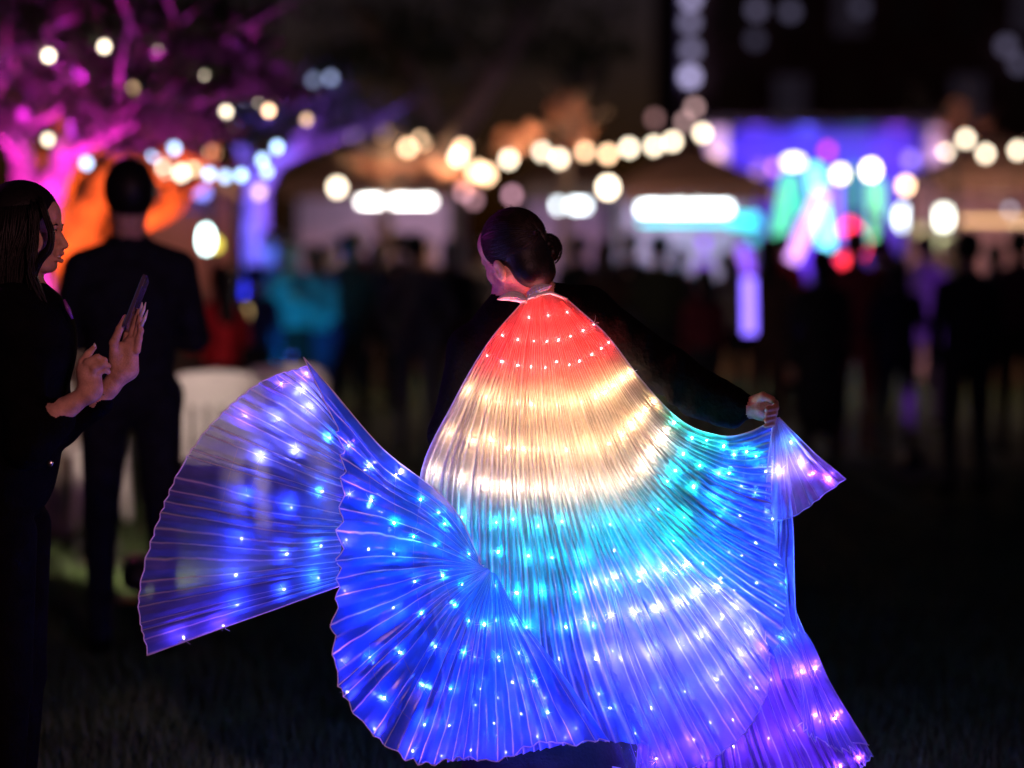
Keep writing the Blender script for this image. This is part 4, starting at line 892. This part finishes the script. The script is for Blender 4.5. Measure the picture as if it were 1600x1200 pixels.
stall(820, 960, 290, 31, 'narrow stall just right of the dancer\'s head, with a short bright lamp', [(868, 918, 321, .055, (.85, .95, 1), 9)])
stall(970, 1205, 292, 29, 'stall with a white light that turns turquoise at its right end', [(1000, 1140, 326, .06, (.88, .98, 1), 11), (1040, 1110, 320, .05, (.9, 1, 1), 9), (1140, 1185, 345, .08, (.03, .75, .85), 2.6), (1165, 1182, 372, .07, (.05, .7, .75), 1.6), (1000, 1170, 346, .02, (.02, .8, .8), 4)])
stall(1462, 1700, 275, 28, 'tan lit stall at the right edge', [(1500, 1640, 345, .03, (1, .55, .25), 2.0)], yb=1)
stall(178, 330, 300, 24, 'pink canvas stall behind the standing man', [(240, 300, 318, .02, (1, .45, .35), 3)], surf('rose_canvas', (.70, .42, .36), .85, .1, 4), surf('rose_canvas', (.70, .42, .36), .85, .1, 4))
# stall and crowd lamps that read as single bright spots
def lantern(x, y, d, w, h, col, e, label, hang=.5):
    c = P(x, y, d); r = empty('lantern', c, label, 'lantern', 'lanterns and lamps over the crowd')
    MB().ball(c, (w/2, w/2, h/2), 14).out('shade', glow('lantern_%d_%d_%d_%d' % (col[0]*99, col[1]*99, col[2]*99, e*10), col, e), r, True)
    MB().tube([c+Vector((0, 0, h*.48)), c+Vector((0, 0, h*.48+.04))], w*.22, 10).tube([c+Vector((0, 0, h*.48+.04)), c+Vector((0, 0, h*.5+hang))], .005, 5).tube([c-Vector((0, 0, h*.5+.01)), c-Vector((0, 0, h*.46))], w*.2, 10).out('lamp_fitting', METAL_DARK, r, True)
for a in ((1240, 253, 33, .24, .12, (.95, .9, 1), 8, 'wide white lantern under the left of the blue backdrop'),
          (1423, 250, 33, .15, .17, (.35, .22, 1), 3.2, 'small violet lantern at the right of the blue backdrop'),
          (1411, 340, 31, .14, .30, (.8, .92, 1), 8, 'tall bluish white lantern below the violet one'),
          (1474, 340, 30, .20, .26, (.95, 1, .85), 8, 'large white lantern left of the tan stall'), (1474, 318, 30.4, .14, .14, (1, .9, .2), 2.6, 'yellow lantern on top of the large white one'),
          (1440, 368, 29, .14, .26, (.95, .85, .4), 1.1, 'soft yellow lantern low beside the large white one'), (1492, 373, 29, .09, .09, (1, .6, .3), 2.2, 'small amber lantern right of the soft yellow one'), (1475, 378, 28.5, .2, .2, (.95, .95, .5), 1.3, 'pale lime lantern under the large white one'),
          (1150, 280, 32.5, .15, .15, (.9, .4, .8), .9, 'soft rose lantern at the left of the glow stick bunch'), (1188, 262, 32.6, .15, .13, (.9, .35, .9), .8, 'soft pink lantern just above the rose one'), (1205, 305, 32.7, .17, .22, (.75, .5, .95), .8, 'soft lilac lantern under the two pink ones'), (1403, 435, 24, .055, .055, (1, .6, .25), 6, 'tiny orange light low among the crowd'), (1412, 419, 24, .055, .055, (.05, .65, .65), 4.5, 'tiny turquoise light low among the crowd'),
          (322, 374, 19, .09, .20, (.72, 1, .98), 12, 'bright turquoise white lantern right of the standing man'), (336, 382, 19.3, .09, .10, (.95, .8, .1), 3, 'yellow lantern half behind the turquoise white one'), (316, 300, 19, .10, .10, (.30, .28, 1), 3.5, 'round violet blue lantern below the ice blue string'),
          (1578, 328, 27, .07, .07, (.75, .75, .95), 2.6, 'small lilac lantern on the tan stall'), (1592, 362, 27, .10, .10, (1, .8, .65), 3, 'cream lantern at the very right edge'), (1560, 300, 30, .2, .1, (1, .6, .4), .5, 'dull rose lantern on the roof of the tan stall'),
          (403, 402, 24, .09, .14, (1, .75, .6), 1.8, 'pale rose lantern under the blue trunk'), (386, 488, 17, .05, .10, (.9, .6, .25), 1.2, 'dim amber lantern beside the woman in red'),
          (1100, 380, 26, .10, .16, (.35, .10, 1), 1.6, 'violet lantern under the white and turquoise light')): lantern(*a)

# ---- blue lit open marquee at the right
def marquee():
    d = 34; a, b = P(1118, 200, d), P(1458, 200, d); c = Vector(((a.x+b.x)/2, d, 0)); w = b.x-a.x; top = a.z
    r = empty('marquee', c, 'open marquee with a tall backdrop lit blue and violet behind the glowing sticks', 'marquee')
    for sx, nm in ((-1, 0), (1, 1)):
        MB().box(c+Vector((sx*w/2, -.3, top/2)), (.26, .26, top)).out('pillar', surf('pillar_paint', (.7, .66, .66), .6, .05, 3), r)
    m = MB(); n = 16
    for i in range(n): x0 = c.x-w/2+w*i/n; m.v += [(x0, d+1.2+.06*(i % 2), .3), (x0+w/n, d+1.2+.06*((i+1) % 2), .3), (x0+w/n, d+1.2+.06*((i+1) % 2), top), (x0, d+1.2+.06*(i % 2), top)]; k = 4*i; m.f.append((k, k+1, k+2, k+3))
    m.out('backdrop_cloth', surf('backdrop_blue', (.16, .14, .50), .9, .05, 3), r)
    MB().box(c+Vector((0, .5, top+.06)), (w+.5, 2.2, .12)).out('roof', METAL_DARK, r)
    MB().box(c+Vector((0, .4, .15)), (w, 1.8, .30)).out('platform', WOODD, r)
    for x, y, col, e in ((1180, 240, (.16, .06, 1), 70), (1260, 225, (.10, .10, 1), 60), (1340, 260, (.06, .25, .6), 45), (1400, 240, (.30, .05, 1), 60), (1190, 330, (.35, .12, .8), 40), (1400, 340, (.5, .15, .9), 40)):
        lamp('POINT', 'marquee_lamp', P(x, y, d+.75), col, e*.30, .12, r)
    lamp('POINT', 'marquee_lamp', P(1125, 270, d-1.2), (.7, .40, .9), 85, .2, r); lamp('POINT', 'marquee_lamp', P(1455, 270, d-1.2), (.8, .4, .8), 60, .2, r)
    return r
marquee()
# glowing foam sticks held up over the crowd
def stick(pts, d, w, col, e, label):
    q = [P(a, b, d) for a, b in pts]; r = empty('glow_stick', q[-1], label, 'glow stick', 'glowing foam sticks held above heads')
    L = interp_rows([list(v) for v in q], list(range(len(q))), np.linspace(0, len(q)-1.001, 8)) if len(q) > 2 else [list(q[0].lerp(q[1], t/7)) for t in range(8)]
    L = [Vector(v) for v in L]
    MB().tube([L[0]+(L[0]-L[1]).normalized()*w*.4]+L, [w*.5]+[w]*8, 12).out('foam_tube', glow('stick_%d_%d_%d_%d' % (col[0]*99, col[1]*99, col[2]*99, e*10), col, e*1.7), r, True)
    dr = (L[-1]-L[-2]).normalized(); MB().tube([L[-1], L[-1]+dr*.13], w*.8, 10).out('grip', BLACK, r, True)
for a in (([(1236, 275), (1216, 375)], 24, .075, (.12, .75, .42), 1.1, 'green glow stick, leftmost of the upright bunch'), ([(1240, 300), (1262, 345)], 24.2, .06, (.05, .65, .50), .9, 'short sea green glow stick crossing the leftmost green one'),
          ([(1285, 300), (1236, 408)], 23, .065, (.75, .35, 1), 1.6, 'pink violet glow stick slanting down to the left'), ([(1272, 262), (1284, 340), (1292, 390)], 23.5, .07, (.18, .75, 1), 2.3, 'brightest ice blue glow stick in the bunch'), ([(1306, 290), (1308, 380)], 25, .045, (.25, .15, 1), 1.6, 'thin blue violet glow stick right of the ice blue one'),
          ([(1368, 285), (1370, 385)], 24, .075, (.25, .9, .42), 1.0, 'straight pale green glow stick right of the red one'), ([(1334, 262), (1336, 330)], 25, .07, (.08, .45, .35), .5, 'dull green glow stick above the red one'),
          ([(1322, 352), (1343, 375), (1338, 398), (1314, 416)], 22.5, .075, (1, .03, .06), 2.6, 'curved red glow stick'), ([(1268, 385), (1252, 432)], 24, .06, (.15, .04, 1), 1.0, 'dark blue glow stick below the pink violet one'),
          ([(1160, 385), (1172, 430)], 22, .05, (.30, .10, 1), 1.1, 'violet glow stick leaning over the brightest violet one'), ([(1170, 436), (1171, 522)], 17, .048, (.22, .13, 1), 1.9, 'short bright violet glow stick held low in front of the dark crowd'),
          ([(1100, 410), (1098, 440)], 24, .08, (.25, .04, .8), .5, 'dull purple glow stick held low left of the bright violet one'), ([(1290, 395), (1280, 412)], 24.5, .045, (.30, .05, 1), .9, 'stubby purple glow stick behind the red one')): stick(*a)

# ---- people on the lawn
cl = lambda n, c: surf('cloth_'+n, c, .85, .2, 12, .2, 60, spec=.2)
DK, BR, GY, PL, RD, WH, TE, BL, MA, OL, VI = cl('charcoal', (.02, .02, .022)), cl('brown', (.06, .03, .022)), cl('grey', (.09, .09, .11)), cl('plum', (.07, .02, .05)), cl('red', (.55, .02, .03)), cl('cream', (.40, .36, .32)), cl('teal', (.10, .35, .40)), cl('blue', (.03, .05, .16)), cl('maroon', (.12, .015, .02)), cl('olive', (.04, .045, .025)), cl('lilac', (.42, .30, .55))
BRH = surf('brown_hair', (.04, .02, .012), .5, .3, 40)
def man_near():
    loc = P(205, 600, 9.0); loc.z = 0
    figure('person', loc, 12, 1.86, 'tall man in dark clothes standing with his back turned beside the photographing woman', NAVY, NAVY, HAIR, 0, 'cross', 1.02, h=.012)
man_near()
CROWD = [ # pixel x, distance, facing, height, pose, top, bottom, hair length, dress, label
 (346, 15.2, 35, 1.45, 'phone', RD, DK, .16, 0, 'short long haired person in a red top behind the white plastic chairs'),
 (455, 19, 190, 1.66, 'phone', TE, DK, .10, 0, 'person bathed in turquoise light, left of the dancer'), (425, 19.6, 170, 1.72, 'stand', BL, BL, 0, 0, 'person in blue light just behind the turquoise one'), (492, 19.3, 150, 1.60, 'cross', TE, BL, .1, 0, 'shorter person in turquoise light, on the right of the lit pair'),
 (398, 18.2, 10, 1.44, 'stand', BL, DK, 0, 0, 'short figure in dark blue in front of the foot of the blue tree'), (545, 20, 15, 1.70, 'stand', BR, DK, 0, 0, 'person in brown clothes right of the turquoise group'), (590, 23, -20, 1.64, 'phone', DK, DK, .12, 0, 'long haired person in charcoal under the long white light'),
 (650, 18, 5, 1.68, 'pocket', GY, GY, 0, 0, 'person in grey standing left of the dancer\'s shoulder'), (625, 24, 40, 1.75, 'stand', PL, DK, 0, 0, 'person in plum far behind the one in grey'),
 (705, 21, -10, 1.66, 'stand', DK, BR, .1, 0, 'person in a charcoal top and brown trousers next to the dancer\'s face'), (560, 26, 0, 1.78, 'raise', MA, DK, 0, 0, 'person in maroon raising an arm, far left of the dancer'),
 (905, 22, 10, 1.70, 'stand', DK, DK, 0, 0, 'dark figure directly over the dancer\'s right shoulder'), (945, 20, -30, 1.64, 'phone', BR, DK, .12, 0, 'person in brown looking at a phone right of the dancer\'s bun'),
 (985, 23, 20, 1.74, 'pocket', DK, GY, 0, 0, 'person with grey trousers under the white and turquoise light'), (1030, 19.5, 0, 1.68, 'cross', OL, DK, 0, 0, 'person in olive above the dancer\'s sleeve'), (1062, 24, -15, 1.60, 'stand', PL, PL, .1, 1, 'person in a long plum dress above the dancer\'s elbow'),
 (1100, 18.5, 30, 1.42, 'stand', MA, DK, .1, 0, 'short person in maroon above the dancer\'s wrist'), (1135, 21, 0, 1.55, 'stand', WH, DK, 0, 0, 'person in cream left of the bright violet stick'),
 (1200, 19, -10, 1.66, 'cross', BR, BR, .12, 0, 'person in brown right of the bright violet stick'), (1222, 23, 15, 1.72, 'stand', MA, DK, 0, 0, 'person in maroon under the pink violet stick'),
 (1282, 16.5, 10, 1.56, 'stand', DK, DK, .14, 1, 'dark figure in a long dress holding the bunch of glowing sticks'), (1335, 18, -8, 1.70, 'raise', MA, MA, 0, 0, 'person in deep red clothes raising the curved red stick'),
 (1370, 22, 20, 1.66, 'stand', DK, BL, 0, 0, 'person with blue trousers under the pale green stick'), (1402, 17.5, 5, 1.50, 'phone', DK, DK, .1, 0, 'short dark person beside the two tiny lights'),
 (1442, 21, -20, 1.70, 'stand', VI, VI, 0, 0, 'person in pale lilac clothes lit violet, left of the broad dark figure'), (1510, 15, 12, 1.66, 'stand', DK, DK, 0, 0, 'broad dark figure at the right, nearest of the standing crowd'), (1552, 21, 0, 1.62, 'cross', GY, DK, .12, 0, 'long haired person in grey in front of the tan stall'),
 (1590, 18, -25, 1.70, 'pocket', PL, DK, 0, 0, 'person in plum cut off by the right edge'), (1480, 27, 30, 1.70, 'stand', OL, DK, 0, 0, 'far person in olive left of the tan stall'),
 (760, 27, 0, 1.70, 'stand', GY, DK, 0, 0, 'far grey figure partly behind the dancer\'s head'), (1160, 27, 12, 1.74, 'stand', BL, DK, 0, 0, 'far person in blue under the turquoise end of the light'), (520, 30, 0, 1.7, 'walk', WH, GY, 0, 0, 'far person in cream walking past the wide stall'), (670, 30, 180, 1.7, 'walk', BR, DK, 0, 0, 'far person in brown walking towards the viewer')]
for (x, d, fa, H, pose, top, bot, hl, dr, lab) in CROWD:
    p = P(x, 600, d); figure('person', (p.x, d, 0), fa, H, lab, top, bot, BRH if x % 2 else HAIR, hl, pose, 1.0, bool(dr), group='people standing about on the lawn', h=.028)
floodlight((P(500, 500, 17.6).x, 17.6, 0), P(450, 430, 19.3), (.01, .42, .80), 80, 'turquoise floodlight aimed at the pair left of the dancer', 50)
floodlight((P(380, 500, 18.6).x, 18.6, 0), P(430, 380, 20.5), (.03, .12, 1), 700, 'deep blue floodlight behind the woman in red', 60)
floodlight((P(1430, 500, 16.2).x, 16.2, 0), P(1442, 455, 21), (.35, .08, .9), 330, 'violet floodlight aimed at the crowd on the right', 14)

# ---- white plastic garden chairs
def chair(x, d, rz, label):
    p = P(x, 600, d); p.z = 0; r = empty('plastic_chair', p, label, 'chair', 'white plastic garden chairs'); R = Matrix.Rotation(math.radians(rz), 3, 'Z')
    T = lambda a, b, c: p+R@Vector((a, b, c))
    m = MB(); n = 8      # dished seat
    v = []; 
    for s_ in (0, -.02):
        for i in range(n+1):
            for j in range(n+1):
                a, b = i/n*2-1, j/n*2-1; v.append(T(a*.23*(1-.06*(1-b)*.5), b*.215, .43+s_+.018*(a*a)+.012*b*abs(b)))
    f = [(i*(n+1)+j, (i+1)*(n+1)+j, (i+1)*(n+1)+j+1, i*(n+1)+j+1) for i in range(n) for j in range(n)]; N1 = (n+1)**2
    f += [tuple(k+N1 for k in q)[::-1] for q in f]; rim = [i*(n+1) for i in range(n+1)]+[n*(n+1)+j for j in range(1, n+1)]+[i*(n+1)+n for i in range(n-1, -1, -1)]+[j for j in range(n-1, 0, -1)]
    f += [(rim[k], rim[(k+1) % len(rim)], rim[(k+1) % len(rim)]+N1, rim[k]+N1) for k in range(len(rim))]
    mesh_obj('seat', v, f, WHITE_PLASTIC, r)
    m = MB()             # backrest: frame and upright slats, a solid top
    cv = lambda a, z: T(a, -.20-.05*(1-(a/.24)**2)-(z-.43)*.26, z)
    m.tube([cv(a, z) for a, z in ((-.225, .44), (-.24, .65), (-.235, .80), (-.17, .865), (0, .88), (.17, .865), (.235, .80), (.24, .65), (.225, .44))], .017, 8)
    for i in range(5):
        a = -.16+.08*i; m.v, m.f = m.v, m.f
        m.box((cv(a, .46)+cv(a, .72))/2, (.052, .012, .30), Matrix.Rotation(-math.radians(15), 3, 'X') if False else R@Matrix.Rotation(math.radians(14.5), 3, 'X'))
    for z in (.72, .76, .80, .84): m.tube([cv(a, z) for a in (-.22, -.12, 0, .12, .22)], .021, 6)
    m.out('backrest', WHITE_PLASTIC, r, True)
    for q in (-1, 1):
        MB().tube([T(q*.245, -.235, .655), T(q*.275, -.05, .665), T(q*.275, .14, .655), T(q*.255, .215, .60)], [.022, .026, .026, .02], 8).out('armrest', WHITE_PLASTIC, r, True)
        for (y0, y1, yt) in ((.20, .25, .62), (-.19, -.27, .46)):
            MB().tube([T(q*.25, y0, yt), T(q*.245, y0, .43), T(q*.262, y1, .005)], [.024, .036, .020], 8).out('leg', WHITE_PLASTIC, r, True)
chair(334, 13.2, 8, 'white plastic chair in front of the person in red, seen through the wing tip'); chair(98, 13.5, -25, 'white plastic chair between the photographing woman and the tall man'); chair(432, 13.9, 14, 'white plastic chair farthest right, behind the wing')

# ---- dark building behind, with a few lit windows
def building():
    d = 72; x0, x1 = P(1052, 400, d).x, P(1900, 400, d).x; H = 15; c = Vector(((x0+x1)/2, d, 0))
    r = empty('brick_building', c, 'dark brick building with a few dim windows behind the marquee', 'building')
    MB().box(c+Vector((0, 5, H/2)), (x1-x0, 10, H)).out('wall', surf('dark_brick', (.10, .055, .05), .9, .3, 1.5, .5, 8), r)
    dim = glow('window_dim', (.50, .38, .62), .022); off = surf('window_off', (.02, .02, .03), .1, .1, 2); fr = surf('window_frame', (.05, .04, .05), .6, .1, 4)
    for i in range(9):
        for j in range(4):
            w = c+Vector((x0-c.x+1.7+i*1.75, -.02, 3.4+j*2.7)); lit = (i*7+j*5) % 3 == 0
            f = MB().box(w, (1.05, .10, 1.6)).out('window', fr, r); 
            for a in (-1, 1):
                for b in (-1, 1): MB().box(w+Vector((a*.245, -.055, b*.375)), (.44, .02, .70)).out('pane', dim if lit else off, f)
    for (x, y, s) in ((1078, 120, 1.0), (1080, 78, .3), (1078, 35, .3), (1080, -2, .6), (1182, 15, .12), (1235, 18, .09), (1180, 62, .05), (1345, 12, .05), (1572, 72, .12), (1592, 100, .10)):
        p = P(x, y, d-.25); w = MB().ball(p, .20, 10).out('wall_lamp', glow('wall_lamp_%d' % (s*100), (.62, .55, .95), 2.2*s), r, True)
    MB().box(c+Vector((0, -.15, H+.1)), (x1-x0+.6, .5, .4)).out('cornice', fr, r)
    MB().tube([(x0+.2, d-.15, 0), (x0+.2, d-.15, H)], .10, 10).out('drainpipe', surf('pipe_blue', (.2, .2, .35), .4, .1, 3), r, True)
building()
floodlight((P(212, 500, 10.4).x, 10.4, 0), P(330, 700, 13.6), (1, .74, .62), 190, 'added small warm floodlight hidden behind the tall man to brighten the chairs', 75)  # hidden lamp added only to light up the white chairs
